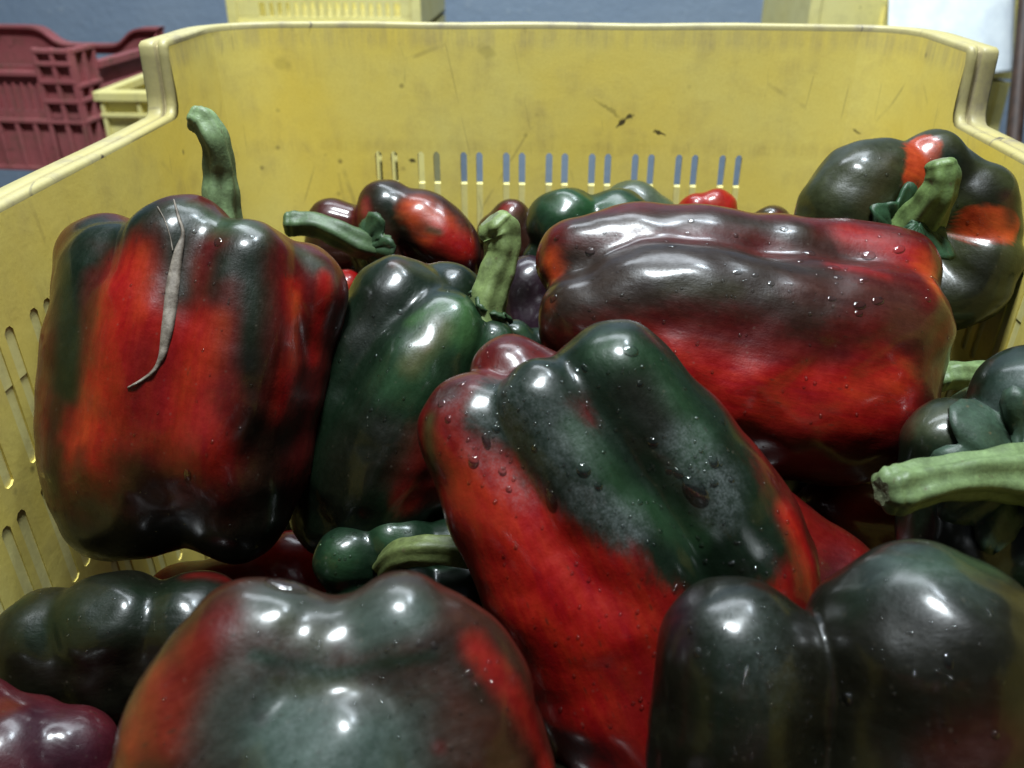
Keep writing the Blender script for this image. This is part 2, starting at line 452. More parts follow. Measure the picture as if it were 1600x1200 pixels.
def main_crate():
    crate = empty('plastic_crate', (0, 0.2, CAMZ - H_BASE), 'large open yellow plastic crate full of bell peppers, scuffed rim and slotted walls', 'crate')
    cols = perimeter()
    n = len(cols)
    rows = [None, 0.104, 0.122, 0.169, 0.179, 0.222, 0.232, 0.272, 0.282, 0.320, H_BASE]
    holerows = {2, 4, 6, 8}
    T = 0.003
    def P(i, j, off):
        x, y, nx, ny, ht, hole, wn = cols[i % n]
        h = ht if j == 0 else rows[j]
        h0 = h
        draft = -(h - 0.053) * 0.045
        # rounded slot ends: the middle column of a hole reaches further
        if j in (2, 4, 6, 8, 3, 5, 7, 9):
            prev = cols[(i - 1) % n][5]
            is_mid = hole and prev
            edge = (hole or prev) and not is_mid
            if edge: h += 0.0016 if j in (2, 4, 6, 8) else -0.0012
        o = off + draft
        return (x + nx * o, y + ny * o, CAMZ - h)
    # split in four walls by column ranges
    marks = []
    cur = cols[0][6]; start = 0
    for i in range(1, n + 1):
        if i == n or cols[i][6] != cur:
            marks.append((start, i)); start = i
            if i < n: cur = cols[i][6]
    # merge last 'side_wall' (near left corner) with the first
    rng = [list(range(a, b + 1)) for a, b in marks]
    if cols[marks[-1][0]][6] == cols[0][6]:
        last = rng.pop()
        rng[0] = last[:-1] + rng[0]
    for r in rng:
        idx = [i % n for i in r]
        V, Fc = [], []
        nr = len(rows)
        for i in idx:
            for j in range(nr):
                V.append(P(i, j, 0)); V.append(P(i, j, T))
        vid = lambda a, j, o: (a * nr + j) * 2 + o
        hole = lambda a, j: 0 <= a < len(idx) - 1 and cols[idx[a]][5] and j in holerows
        for a in range(len(idx) - 1):
            for j in range(nr - 1):
                if hole(a, j):
                    if not hole(a - 1, j): Fc.append((vid(a, j, 0), vid(a, j, 1), vid(a, j + 1, 1), vid(a, j + 1, 0)))
                    if not hole(a + 1, j): Fc.append((vid(a + 1, j, 1), vid(a + 1, j, 0), vid(a + 1, j + 1, 0), vid(a + 1, j + 1, 1)))
                    Fc.append((vid(a, j, 0), vid(a + 1, j, 0), vid(a + 1, j, 1), vid(a, j, 1)))
                    Fc.append((vid(a, j + 1, 1), vid(a + 1, j + 1, 1), vid(a + 1, j + 1, 0), vid(a, j + 1, 0)))
                else:
                    Fc.append((vid(a, j, 0), vid(a, j + 1, 0), vid(a + 1, j + 1, 0), vid(a + 1, j, 0)))
                    Fc.append((vid(a, j, 1), vid(a + 1, j, 1), vid(a + 1, j + 1, 1), vid(a, j + 1, 1)))
        o = mesh_obj(cols[idx[len(idx) // 2]][6], V, Fc, M_YEL, crate, smooth=True)
        o.data.set_sharp_from_angle(angle=R(35))
    # rim: a ridged flange swept round the top edge
    prof = [(0.0, -0.0025), (-0.0004, 0.0004), (0.0006, 0.0016), (0.0030, 0.0018), (0.0040, 0.0012), (0.0045, -0.0010), (0.0057, -0.0012), (0.0063, 0.0006),
            (0.0074, 0.0011), (0.0128, 0.0008), (0.0139, -0.0003), (0.0142, -0.012), (0.0120, -0.012), (0.0116, -0.0022)]
    m = len(prof)
    pts = [Vector((c[0], c[1], CAMZ - c[4])) for c in cols]
    outs = [Vector((c[2], c[3], 0)) for c in cols]
    keep = [i for i in range(n) if not (cols[i][5] or cols[i - 1][5]) or i % 6 == 0]
    pts = [pts[i] for i in keep]; outs = [outs[i] for i in keep]
    V, Fc = [], []
    q = len(pts)
    for i in range(q):
        a = (pts[i] - pts[i - 1]).normalized(); b = (pts[(i + 1) % q] - pts[i]).normalized()
        t = (a + b).normalized()
        o_ = outs[i]
        u = o_.cross(t) if o_.cross(t).z > 0 or abs(o_.cross(t).z) < 1e-3 else -o_.cross(t)
        u.normalize()
        # on the steps the top of the flange faces the middle of the crate
        if abs(u.z) < 0.2:
            s = -1 if pts[i].y > 0.2 else 1
            if u.y * s < 0: u = -u
        lift = 0.0003 * math.sin(pts[i].x * 60 + pts[i].y * 41)
        for (x, z) in prof:
            p = pts[i] + o_ * x + u * (z + lift)
            V.append(tuple(p))
    for i in range(q):
        for j in range(m):
            a, b = i * m + j, i * m + (j + 1) % m
            c, d = ((i + 1) % q) * m + (j + 1) % m, ((i + 1) % q) * m + j
            Fc.append((a, b, c, d))
    rim = mesh_obj('rim', V, Fc, M_YRIM, crate, smooth=True)
    rim.data.set_sharp_from_angle(angle=R(50))
    rim.data.materials.append(M_GRIME)
    for i, f in enumerate(rim.data.polygons):
        if i % m in (4, 5, 6): f.material_index = 1
    # reinforcing bands behind the slots, paler yellow in place of light from outside
    def band(h0, h1, e, e2):
        V, Fc = [], []
        loop = [(c[0], c[1], c[2], c[3]) for i, c in enumerate(cols) if not (c[5] or cols[i - 1][5]) ]
        q = len(loop)
        for (x, y, nx, ny) in loop:
            for (oo, h) in ((e, h0), (e2, h0), (e2, h1), (e, h1)):
                d = oo - (h - 0.053) * 0.045
                V.append((x + nx * d, y + ny * d, CAMZ - h))
        for i in range(q):
            for j in range(4):
                Fc.append((i * 4 + j, ((i + 1) % q) * 4 + j, ((i + 1) % q) * 4 + (j + 1) % 4, i * 4 + (j + 1) % 4))
        return mesh_obj('reinforcing_band', V, Fc, M_YBACK, crate, smooth=False)
    band(0.1405, 0.1740, 0.0008, 0.0060)
    for sx in (-1, 1):
        V, Fc = [], []
        ys = np.linspace(Y0 + RC, Y1 - RC, 12)
        for y in ys:
            for (oo, h) in ((.0005, 0.1150), (.0056, 0.1150), (.0056, 0.1404), (.0005, 0.1404)):
                V.append((sx * (HW + oo - (h - 0.053) * 0.045), y, CAMZ - h))
        for i in range(len(ys) - 1):
            for j in range(4): Fc.append((i * 4 + j, (i + 1) * 4 + j, (i + 1) * 4 + (j + 1) % 4, i * 4 + (j + 1) % 4))
        mesh_obj('reinforcing_band', V, Fc, M_YBACK, crate, smooth=False)
        V, Fc = [], []
        for y in ys:
            for (oo, h) in ((.0005, 0.1742), (.0056, 0.1742), (.0056, 0.276), (.0005, 0.276)):
                V.append((sx * (HW + oo - (h - 0.053) * 0.045), y, CAMZ - h))
        for i in range(len(ys) - 1):
            for j in range(4): Fc.append((i * 4 + j, (i + 1) * 4 + j, (i + 1) * 4 + (j + 1) % 4, i * 4 + (j + 1) % 4))
        mesh_obj('reinforcing_band', V, Fc, M_YBACK, crate, smooth=False)
    # base with drain slots
    bx = []
    e = (H_BASE - 0.053) * 0.045
    X, ya, yb = HW - e, Y0 + e, Y1 - e
    k = 13
    for i in range(k):
        x0 = -X + 2 * X * i / k
        bx.append(((x0 + 0.0025, ya + 0.004, CAMZ - H_BASE), (x0 + 2 * X / k - 0.0025, yb - 0.004, CAMZ - H_BASE + 0.004)))
    for i in range(10):
        y0 = ya + (yb - ya) * i / 9.0
        y0 = min(max(y0, ya), yb - 0.010)
        bx.append(((-X, y0, CAMZ - H_BASE - 0.004), (X, y0 + 0.010, CAMZ - H_BASE + 0.0015)))
    boxes_obj('base', bx, M_YEL, crate, local=False)
    return crate
main_crate()

# ------------------------------------------------------------------ peppers
def cube_sphere(n):
    faces, verts, idx = [], [], {}
    def add(p):
        k = tuple(int(round(c * 2 * n)) for c in p)
        if k not in idx:
            idx[k] = len(verts); verts.append(p)
        return idx[k]
    ax = [((1, 0, 0), (0, 1, 0), (0, 0, 1)), ((-1, 0, 0), (0, 0, 1), (0, 1, 0)), ((0, 1, 0), (0, 0, 1), (1, 0, 0)),
          ((0, -1, 0), (1, 0, 0), (0, 0, 1)), ((0, 0, 1), (1, 0, 0), (0, 1, 0)), ((0, 0, -1), (0, 1, 0), (1, 0, 0))]
    for c, u, v in ax:
        g = [[add(tuple(c[k] + u[k] * (2 * i / n - 1) + v[k] * (2 * j / n - 1) for k in range(3))) for j in range(n + 1)] for i in range(n + 1)]
        for i in range(n):
            for j in range(n):
                faces.append((g[i][j], g[i + 1][j], g[i + 1][j + 1], g[i][j + 1]))
    V = np.array(verts, float)
    V = np.tan(V * math.pi / 4)
    V /= np.linalg.norm(V, axis=1, keepdims=True)
    return V, np.array(faces)
_CS = {}
def cs(n):
    if n not in _CS: _CS[n] = cube_sphere(n)
    return _CS[n]

def catmull(P, k=5):
    P = np.asarray(P, float)
    if len(P) == 1: return np.vstack([P, P + 1e-6])
    Q = np.vstack([2 * P[0] - P[1], P, 2 * P[-1] - P[-2]])
    out = []
    for i in range(1, len(Q) - 2):
        for s in range(k):
            t = s / k
            out.append(0.5 * ((2 * Q[i]) + (-Q[i - 1] + Q[i + 1]) * t + (2 * Q[i - 1] - 5 * Q[i] + 4 * Q[i + 1] - Q[i + 2]) * t * t
                              + (-Q[i - 1] + 3 * Q[i] - 3 * Q[i + 1] + Q[i + 2]) * t ** 3))
    out.append(P[-1])
    return np.array(out)

def lobes_world(lobes, d0):
    out = []
    for lb in lobes:
        q = catmull([(a[0], a[1], a[2], a[3]) for a in lb], 7)
        W = at_np(q[:, :3], d0)
        r = q[:, 3] * (d0 + q[:, 2] * d0 / F) / F
        out.append((W, r))
    return out

def sdf(P, LW, k):
    acc = None
    for W, r in LW:
        best = None
        for i in range(len(W) - 1):
            a, ab = W[i], W[i + 1] - W[i]
            t = np.clip(((P - a) @ ab) / max(ab @ ab, 1e-12), 0, 1)
            d = np.linalg.norm(P - a - t[:, None] * ab, axis=1) - (r[i] + (r[i + 1] - r[i]) * t)
            best = d if best is None else np.minimum(best, d)
        if acc is None: acc = best
        else:
            h = np.clip(0.5 + 0.5 * (best - acc) / k, 0, 1)
            acc = best * (1 - h) + acc * h - k * h * (1 - h)
    return acc

ALL_LW = []
def pepper_mesh(LW, k, n, wob=1.0, seed=0):
    pts = np.vstack([W for W, r in LW]); rs = np.concatenate([r for W, r in LW])
    wgt = (rs ** 2)[:, None]
    c = (pts * wgt).sum(0) / wgt.sum()
    cov = ((pts - c) * wgt).T @ (pts - c) / wgt.sum() + np.eye(3) * (rs.mean() ** 2) * 0.35
    ev, U = np.linalg.eigh(cov)
    s = np.sqrt(ev); s = s / s.min(); s = np.clip(s, 1, 2.0)
    D, Fc = cs(n)
    D = (D * s) @ U.T
    D /= np.linalg.norm(D, axis=1, keepdims=True)
    rmax = (np.linalg.norm(pts - c, axis=1) + rs).max() * 1.05
    N = 40
    lo = np.zeros(len(D)); hi = np.full(len(D), rmax); done = np.zeros(len(D), bool)
    for i in range(N):
        r = rmax * (1 - (i + 1) / N)
        act = ~done
        if not act.any(): break
        v = sdf(c + D[act] * r, LW, k)
        ins = np.where(act)[0][v < 0]
        lo[ins] = r; hi[ins] = r + rmax / N; done[ins] = True
    for _ in range(9):
        mid = (lo + hi) / 2
        v = sdf(c + D * mid[:, None], LW, k)
        inside = v < 0
        lo = np.where(inside, mid, lo); hi = np.where(inside, hi, mid)
    V = c + D * ((lo + hi) / 2)[:, None]
    # relax twice
    E = np.vstack([Fc[:, [0, 1]], Fc[:, [1, 2]], Fc[:, [2, 3]], Fc[:, [3, 0]]])
    for _ in range(7):
        acc = np.zeros_like(V); cnt = np.zeros(len(V))
        for a in (0, 1):
            for ax in range(3): acc[:, ax] += np.bincount(E[:, a], V[E[:, 1 - a], ax], len(V))
            cnt += np.bincount(E[:, a], minlength=len(V))
        V = V * 0.5 + 0.5 * acc / cnt[:, None]
    N_ = V - c; N_ /= np.linalg.norm(N_, axis=1, keepdims=True)
    V = V + N_ * (snoise(V, 0.034, seed) * 0.0011 + snoise(V, 0.016, seed + 1) * 0.00045)[:, None] * wob
    return V, Fc, c, U[:, 2]

Rd = (.19, .0050, .0026); DR = (.048, .0026, .0018); OR = (.25, .030, .006); BR = (.021, .0068, .0036); KK = (.0040, .0040, .0020)
GN = (.0045, .0130, .0062); DG = (.0028, .0080, .0034); LG = (.030, .075, .020); OL = (.020, .023, .007); PU = (.012, .0042, .0085); GY = (.045, .050, .045); PK = (.16, .016, .016); TE = (.024, .040, .031); MG = (.012, .034, .013)

def paint(V, d0, base, blobs, seed=0, axis=(0, 0, 1)):
    C = np.tile(np.array(base, float), (len(V), 1))
    dust_sheen = np.zeros(len(V))
    sx, sy, dep = project(V)
    def hit(px, py):
        q = (sx - px) ** 2 + (sy - py) ** 2
        m = q < 14 ** 2
        if not m.any():
            m = q <= np.partition(q, 6)[6]
        i = np.where(m)[0]
        return V[i[np.argmin(dep[i])]]
    ax_ = np.asarray(axis, float); Vs = V - 0.86 * (V @ ax_)[:, None] * ax_
    warp = snoise(V, 0.034, seed) * 0.13 + snoise(V, 0.012, seed + 1) * 0.07 + snoise(Vs, 0.0075, seed + 2) * 0.05 + snoise(Vs, 0.0032, seed + 3) * 0.06 + np.random.RandomState(seed).uniform(-.05, .05, len(V))
    for b in blobs:
        if len(b[0]) == 2: segs = [(hit(*b[0]),) * 2]
        else:
            p = [hit(b[0][i], b[0][i + 1]) for i in range(0, len(b[0]), 2)]
            segs = list(zip(p[:-1], p[1:]))
        r = b[1] * d0 / F
        col, st = b[2], b[3]
        soft = b[4] if len(b) > 4 else 0.97
        d = None
        for a, e in segs:
            ab = e - a
            t = np.clip(((V - a) @ ab) / max(ab @ ab, 1e-12), 0, 1)
            dd = np.linalg.norm(V - a - t[:, None] * ab, axis=1)
            d = dd if d is None else np.minimum(d, dd)
        x = np.clip((1 - d / r * (1 + warp)) / soft, 0, 1)
        wv = st * x * x * (3 - 2 * x)
        if isinstance(col, str): dust_sheen = np.maximum(dust_sheen * (1 - wv), wv) if col == 'dust_sheen' else dust_sheen * (1 - wv)
        else: C = C * (1 - wv[:, None]) + np.array(col) * wv[:, None]
    return C, dust_sheen

BVH = {}
def pepper(key, label, d0, lobes, base, blobs, k=14, n=56, wob=1.0, name='bell_pepper'):
    LW = lobes_world(lobes, d0)
    ALL_LW.append(LW)
    kk = k * d0 / F
    V, Fc, c, axis = pepper_mesh(LW, kk, n, wob, seed=len(ALL_LW))
    C, dust_sheen = paint(V, d0, base, blobs, seed=len(ALL_LW) * 3, axis=axis)
    root = empty(name, (float(c[0]), float(c[1]), float(V[:, 2].min())), label, 'bell pepper', 'bell peppers heaped in the yellow crate')
    ez = Vector(axis).normalized()
    ex = ez.orthogonal().normalized(); ey = ez.cross(ex)
    Mx = Matrix((ex, ey, ez)).transposed().to_4x4(); Mx.translation = Vector(c)
    me = bpy.data.meshes.new('flesh')
    inv = np.array(Mx.inverted())
    Vl = (np.c_[V, np.ones(len(V))] @ inv.T)[:, :3]
    me.vertices.add(len(Vl)); me.vertices.foreach_set('co', Vl.ravel())
    nf = len(Fc)
    me.loops.add(nf * 4); me.polygons.add(nf)
    me.loops.foreach_set('vertex_index', Fc.ravel().astype(np.int32))
    me.polygons.foreach_set('loop_start', np.arange(0, nf * 4, 4, dtype=np.int32))
    me.polygons.foreach_set('use_smooth', [True] * nf)
    me.update(calc_edges=True)
    me.validate()
    ca = me.attributes.new('pigment', 'FLOAT_COLOR', 'POINT')
    ca.data.foreach_set('color', np.c_[C, np.ones(len(C))].ravel().astype(np.float32))
    da = me.attributes.new('dust_sheen', 'FLOAT', 'POINT')
    da.data.foreach_set('value', dust_sheen.astype(np.float32))
    me.materials.append(M_PEP)
    o = bpy.data.objects.new('flesh', me)
    COL.objects.link(o)
    o.parent = root
    o.matrix_parent_inverse = Matrix.Identity(4)
    m = world_of(root).inverted() @ Mx
    o.location, o.rotation_euler, o.scale = m.to_translation(), m.to_euler(), (1, 1, 1)
    # the face order of the cube sphere may point inward
    BVH[key] = (root, BVHTree.FromPolygons([Vector(v) for v in V], [tuple(f) for f in Fc.tolist()]), Vector(c), d0)
    return root

def surf(key, px, py):
    root, bvh, c, d0 = BVH[key]
    o = cam.location.copy()
    dr = (at(px, py, 1.0) - o).normalized()
    h = bvh.ray_cast(o, dr)
    if h[0] is None: return None, None
    nn = h[1]
    if nn.dot(dr) > 0: nn = -nn
    return h[0], nn

def stem(root, d0, path, col=(.15, .25, .09), ribs=6, cut=True, seg=30, amp=0.10):
    q = catmull(path, 7)
    W = at_np(q[:, :3], d0)
    r = q[:, 3] * (d0 + q[:, 2] * d0 / F) / F
    V, Fc = [], []
    up = Vector((0.3, 0.2, 0.9)).normalized()
    m = len(W)
    prevx = None
    rnd = random.Random(len(ALL_LW))
    for i in range(m):
        t = Vector(W[min(i + 1, m - 1)] - W[max(i - 1, 0)]).normalized()
        x = (prevx - t * prevx.dot(t)) if prevx is not None else up.cross(t)
        x.normalize(); prevx = x
        y = t.cross(x)
        for j in range(seg):
            a = 2 * math.pi * j / seg
            rib = 1 + amp * math.cos(ribs * a + 0.5 * math.sin(i * 0.21)) + 0.05 * math.sin(2 * a + 1) + 0.05 * math.sin(3 * a + i * 0.35) + 0.007 * rnd.uniform(-1, 1)
            rr = r[i] * rib * (1 + 0.03 * math.sin(i * 0.9))
            V.append(tuple(Vector(W[i]) + (x * math.cos(a) + y * math.sin(a)) * rr))
    for i in range(m - 1):
        for j in range(seg):
            Fc.append((i * seg + j, i * seg + (j + 1) % seg, (i + 1) * seg + (j + 1) % seg, (i + 1) * seg + j))
    # rounded lip at the cut end
    e = V[(m - 1) * seg:]
    cen = sum((Vector(v) for v in e), Vector()) / seg
    t = Vector(W[-1] - W[-2]).normalized()
    base = (m - 1) * seg
    for s, dt in ((0.95, 0.10), (0.86, 0.22), (0.72, 0.31), (0.58, 0.35)):
        k0 = len(V)
        for v in e: V.append(tuple(cen + (Vector(v) - cen) * s + t * r[-1] * dt))
        for j in range(seg): Fc.append((base + j, base + (j + 1) % seg, k0 + (j + 1) % seg, k0 + j))
        base = k0
    o = mesh_obj('stem', V, Fc, M_STEM, root)
    o.color = (*col, 1)
    # cut face: a slightly sunk rough disc
    CV, CF = [], []
    for s, dt in ((0.58, 0.35), (0.42, 0.33), (0.22, 0.31)):
        for v in e: CV.append(tuple(cen + (Vector(v) - cen) * s + t * r[-1] * (dt + 0.03 * rnd.uniform(-1, 1) * (s < .5))))
    CV.append(tuple(cen + t * r[-1] * 0.30))
    for a in range(2):
        for j in range(seg): CF.append((a * seg + j, a * seg + (j + 1) % seg, (a + 1) * seg + (j + 1) % seg, (a + 1) * seg + j))
    for j in range(seg): CF.append((2 * seg + j, 2 * seg + (j + 1) % seg, 3 * seg))
    mesh_obj('cut_end', CV, CF, M_CUT, o)
    return o

def calyx(root, key, d0, cx, cy, rad, nrm, lift=0.0, col=(.035, .085, .03), teeth=6, bend=0.5, dz=0.0, seed=1, rough=1.0):
    """ruffled green cap under the stem"""
    c = at(cx, cy, d0, dz)
    nrm = Vector(nrm).normalized()
    x = nrm.orthogonal().normalized(); y = nrm.cross(x)
    r0 = rad * d0 / F
    rings, seg = 9, 72
    rnd = random.Random(seed)
    ph = [rnd.uniform(0, 6) for _ in range(4)]
    bvh = BVH[key][1]
    V, Fc = [], []
    for i in range(rings + 1):
        f = i / rings
        for j in range(seg):
            a = 2 * math.pi * j / seg
            edge = 1 + 0.16 * math.cos(teeth * a + ph[0]) * f + 0.10 * math.sin(3 * a + ph[1]) * f + 0.05 * math.sin(11 * a + ph[2]) * f
            rr = r0 * f * edge
            p = c + (x * math.cos(a) + y * math.sin(a)) * rr
            ruf = 0.06 * r0 * math.sin(9 * a + ph[3]) * f * f + 0.035 * r0 * math.sin(17 * a + 4 * f) * f + 0.022 * r0 * math.sin(31 * a + ph[0]) * f + 0.02 * r0 * math.sin(14 * f + 5 * a) * f
            ruf *= rough
            p = p + nrm * (-bend * r0 * f * f)
            hit = bvh.ray_cast(p + nrm * 0.03, -nrm)
            if hit[0] is not None and (hit[0] - p).dot(nrm) > -0.012:
                p = hit[0].copy()
            V.append(tuple(p + nrm * (0.0012 + lift + max(ruf, -0.0006) + 0.0022 * (1 - f) ** 2)))
    for i in range(rings):
        for j in range(seg):
            Fc.append((i * seg + j, i * seg + (j + 1) % seg, (i + 1) * seg + (j + 1) % seg, (i + 1) * seg + j))
    o = mesh_obj('calyx', V, Fc, M_STEM, root)
    o.color = (*col, 1)
    md = o.modifiers.new('thick', 'SOLIDIFY'); md.thickness = 0.0014; md.offset = -1
    return o

def view_n(dx, dy, dzt):
    """direction given in view terms: right, down, toward the viewer"""
    v = MW.to_3x3() @ Vector((dx, -dy, dzt))
    return v.normalized()

# ---- A: upright pepper at the left
A = pepper('A', 'large upright red and dark green pepper by the left wall, tall curved stem on top', 0.298, [
    [(188, 440, 15, 92), (170, 560, 5, 98), (163, 700, 5, 97), (180, 790, 15, 86)],
    [(285, 402, -25, 94), (262, 560, -35, 110), (245, 700, -25, 100), (230, 785, 0, 86)],
    [(385, 428, -40, 84), (370, 560, -45, 105), (352, 690, -35, 104), (362, 785, -10, 92)],
    [(465, 458, 20, 80), (430, 600, 20, 80), (405, 720, 20, 80)],
    [(170, 415, 70, 80), (190, 600, 90, 100)],
    [(290, 520, 40, 160), (275, 690, 40, 165)],
    [(300, 470, 110, 130), (280, 720, 110, 130)],
    [(460, 480, 90, 70)],
], DR, [
    ((100, 420, 130, 350, 200, 335), 120, DG, .97), ((190, 420, 160, 560, 120, 720), 85, Rd, .9), ((250, 430, 230, 640), 95, Rd, .9), ((330, 520, 310, 690), 95, Rd, .9), ((215, 390, 205, 480), 30, OR, .35),
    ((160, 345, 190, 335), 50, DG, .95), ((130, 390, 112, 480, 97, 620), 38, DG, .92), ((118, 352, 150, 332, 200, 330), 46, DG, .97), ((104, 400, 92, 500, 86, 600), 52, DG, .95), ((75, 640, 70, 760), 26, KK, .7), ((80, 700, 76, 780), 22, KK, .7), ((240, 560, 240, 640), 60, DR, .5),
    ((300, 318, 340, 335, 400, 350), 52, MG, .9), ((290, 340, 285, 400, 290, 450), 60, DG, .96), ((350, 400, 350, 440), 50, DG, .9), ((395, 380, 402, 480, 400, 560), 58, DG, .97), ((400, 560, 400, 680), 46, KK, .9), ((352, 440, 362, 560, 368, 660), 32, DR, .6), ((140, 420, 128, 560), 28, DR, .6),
    ((325, 500, 315, 570), 36, OR, .35), ((130, 620, 110, 700), 36, OR, .4), ((345, 620, 300, 700), 40, PK, .3),
    ((470, 450, 470, 560, 455, 660), 36, Rd, .95), ((472, 460, 472, 560), 22, OR, .6), ((480, 385, 500, 400), 34, OL, .9), ((490, 400, 530, 430), 26, GY, .5), ((520, 430, 500, 560), 22, Rd, .9),
    ((130, 870, 260, 860, 400, 860), 130, KK, .98, .8), ((220, 760, 250, 790), 60, KK, .8), ((420, 780, 430, 700), 74, KK, .85), ((115, 700, 118, 770), 26, DR, .8),  # KK low down paints the shade of the underside into the skin
], k=20, n=76, wob=.8)
stem(A, 0.298, [(345, 365, 60, 33), (345, 310, 45, 28), (344, 265, 30, 24), (336, 222, 5, 22), (320, 192, 0, 22), (306, 184, 0, 21)], (.13, .19, .085))

# ---- C: dark green pepper in the middle
Cc = pepper('C', 'glossy dark green pepper in the middle with a thick pale upright stem', 0.315, [
    [(622, 486, 30, 84), (570, 600, 30, 96), (545, 720, 30, 90), (530, 800, 30, 75)],
    [(690, 522, -15, 72), (650, 600, -25, 92), (600, 720, -20, 100), (585, 800, 0, 88)],
    [(762, 545, 0, 50), (725, 620, 10, 74), (680, 720, 20, 90)],
    [(700, 470, 70, 60), (640, 620, 110, 110), (600, 760, 100, 100)],
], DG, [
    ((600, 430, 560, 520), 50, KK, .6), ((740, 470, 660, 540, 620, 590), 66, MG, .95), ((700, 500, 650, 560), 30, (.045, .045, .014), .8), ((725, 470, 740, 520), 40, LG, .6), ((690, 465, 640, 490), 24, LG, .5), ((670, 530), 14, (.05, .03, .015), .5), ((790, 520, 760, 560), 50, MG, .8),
    ((660, 760, 690, 700), 62, DR, .95), ((650, 790, 690, 780), 40, Rd, .6), ((530, 700, 510, 820), 80, KK, .8), ((610, 400, 640, 400), 16, DR, .6), ((640, 405, 700, 430), 22, OL, .7), ((600, 660, 570, 760), 50, KK, .8),  # the lower KK patches paint in the shade deep between the peppers
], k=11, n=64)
stem(Cc, 0.315, [(752, 508, 8, 42), (761, 472, -2, 31), (774, 432, -8, 28), (785, 395, -10, 28), (783, 366, -14, 31), (772, 350, -20, 31)], (.13, .175, .06))
calyx(Cc, 'C', 0.315, 758, 494, 34, view_n(0.45, -1, 0.3), 0, (.024, .050, .020), seed=5, bend=.3)

# ---- D: big pepper lying across the right
D_ = pepper('D', 'largest pepper, lying sideways across the right half, brownish top over red belly, dotted with water', 0.315, [
    [(908, 410, 30, 72), (1000, 398, 30, 79), (1120, 410, 30, 84), (1270, 424, 30, 82), (1385, 436, 20, 82)],
    [(925, 505, -25, 86), (1040, 480, -40, 101), (1200, 508, -50, 106), (1330, 515, -42, 104), (1388, 512, -25, 98)],
    [(1000, 570, -25, 110), (1150, 600, -30, 128), (1290, 625, -15, 134), (1330, 622, 0, 126)],
    [(1060, 560, -5, 130), (1200, 570, -5, 142), (1320, 570, 0, 140)],
    [(1000, 520, 130, 120), (1200, 540, 140, 135), (1330, 540, 130, 120)],
], DR, [
    ((880, 430, 1000, 400, 1150, 400, 1250, 430), 105, (.012, .0075, .0045), .97, .6), ((1250, 370, 1330, 380), 60, (.014, .007, .004), .8), ((1330, 355, 1440, 395), 42, Rd, .85), ((1460, 410, 1475, 440), 40, OR, .9), ((1390, 420, 1300, 400), 18, Rd, .45),
    ((848, 400, 852, 425), 30, OR, .9), ((845, 475), 22, OR, .3), ((1250, 440, 1420, 460), 52, (.030, .009, .006), .85), ((900, 340, 1150, 330, 1250, 345), 40, (.010, .008, .004), .9), ((1040, 430, 1150, 440), 30, OL, .3),
    ((980, 560, 1150, 580, 1300, 590, 1400, 580), 62, Rd, .97), ((1150, 640, 1300, 660, 1420, 640), 62, Rd, .85), ((1200, 545, 1300, 555), 24, DR, .7), ((1420, 500, 1460, 520), 44, (.045, .014, .007), .8),
    ((1482, 490, 1486, 440), 24, OL, .6), ((1200, 730, 1300, 755, 1400, 730), 60, DR, .7), ((1350, 600, 1420, 600), 30, OR, .25),
], k=18, n=76, wob=.8)

# ---- E: the wet pepper in front
E_ = pepper('E', 'wet red pepper in the middle front, dusty dark end up, covered in drops', 0.252, [
    [(742, 668, 0, 90), (812, 795, -5, 114), (905, 940, 0, 142), (990, 1110, 0, 140)],
    [(852, 640, -48, 82), (915, 755, -62, 92), (985, 880, -50, 110), (1040, 1000, -30, 130)],
    [(958, 604, -15, 104), (1070, 736, -30, 110), (1150, 872, -20, 118), (1178, 1010, 0, 108)],
    [(960, 960, 10, 165), (1020, 1120, 10, 160)],
    [(800, 590, 62, 68), (900, 700, 100, 110)],
    [(950, 720, 130, 120), (1030, 900, 140, 130), (1080, 1080, 100, 110)],
], DR, [
    ((760, 800, 900, 950, 980, 1100), 220, Rd, .98), ((1100, 1000, 1180, 960), 120, Rd, .9), ((720, 740, 760, 800), 60, OR, .25), ((1000, 1080, 960, 1180), 90, DR, .5), ((1050, 960, 1040, 1080), 60, DR, .35),
    ((800, 610, 850, 570, 940, 520), 95, DG, 1, .5), ((790, 640, 870, 690, 960, 760), 92, DG, 1, .5), ((1010, 600, 1080, 740, 1130, 850), 118, DG, 1, .4), ((960, 720, 1050, 810, 1110, 880), 84, DG, 1, .5),
    ((900, 500, 970, 490, 1040, 515, 1110, 610, 1160, 680), 44, DG, .95), ((810, 560, 860, 550), 36, DG, .95), ((940, 530, 1030, 570, 1090, 680), 60, MG, .7), ((900, 660, 990, 770, 1080, 840), 40, MG, .6), ((1000, 600, 1030, 650), 66, KK, .9),
    ((1235, 790, 1285, 920), 32, Rd, .95), ((1150, 900), 30, KK, .6),
    ((660, 650, 668, 740), 26, OL, .85), ((675, 610, 700, 600), 35, KK, .6), ((790, 535, 840, 525), 34, DR, .95),
    ((760, 620, 840, 650, 890, 710), 90, 'dust_sheen', .36, 1.0), ((1080, 680, 1130, 740, 1120, 790), 54, 'dust_sheen', .62, .9), ((900, 780, 980, 810), 46, 'dust_sheen', .55, .8), ((740, 690, 820, 760), 40, 'dust_sheen', .40, .9), ((700, 610), 40, 'dust_sheen', .5),
], k=15, n=92, wob=.8)

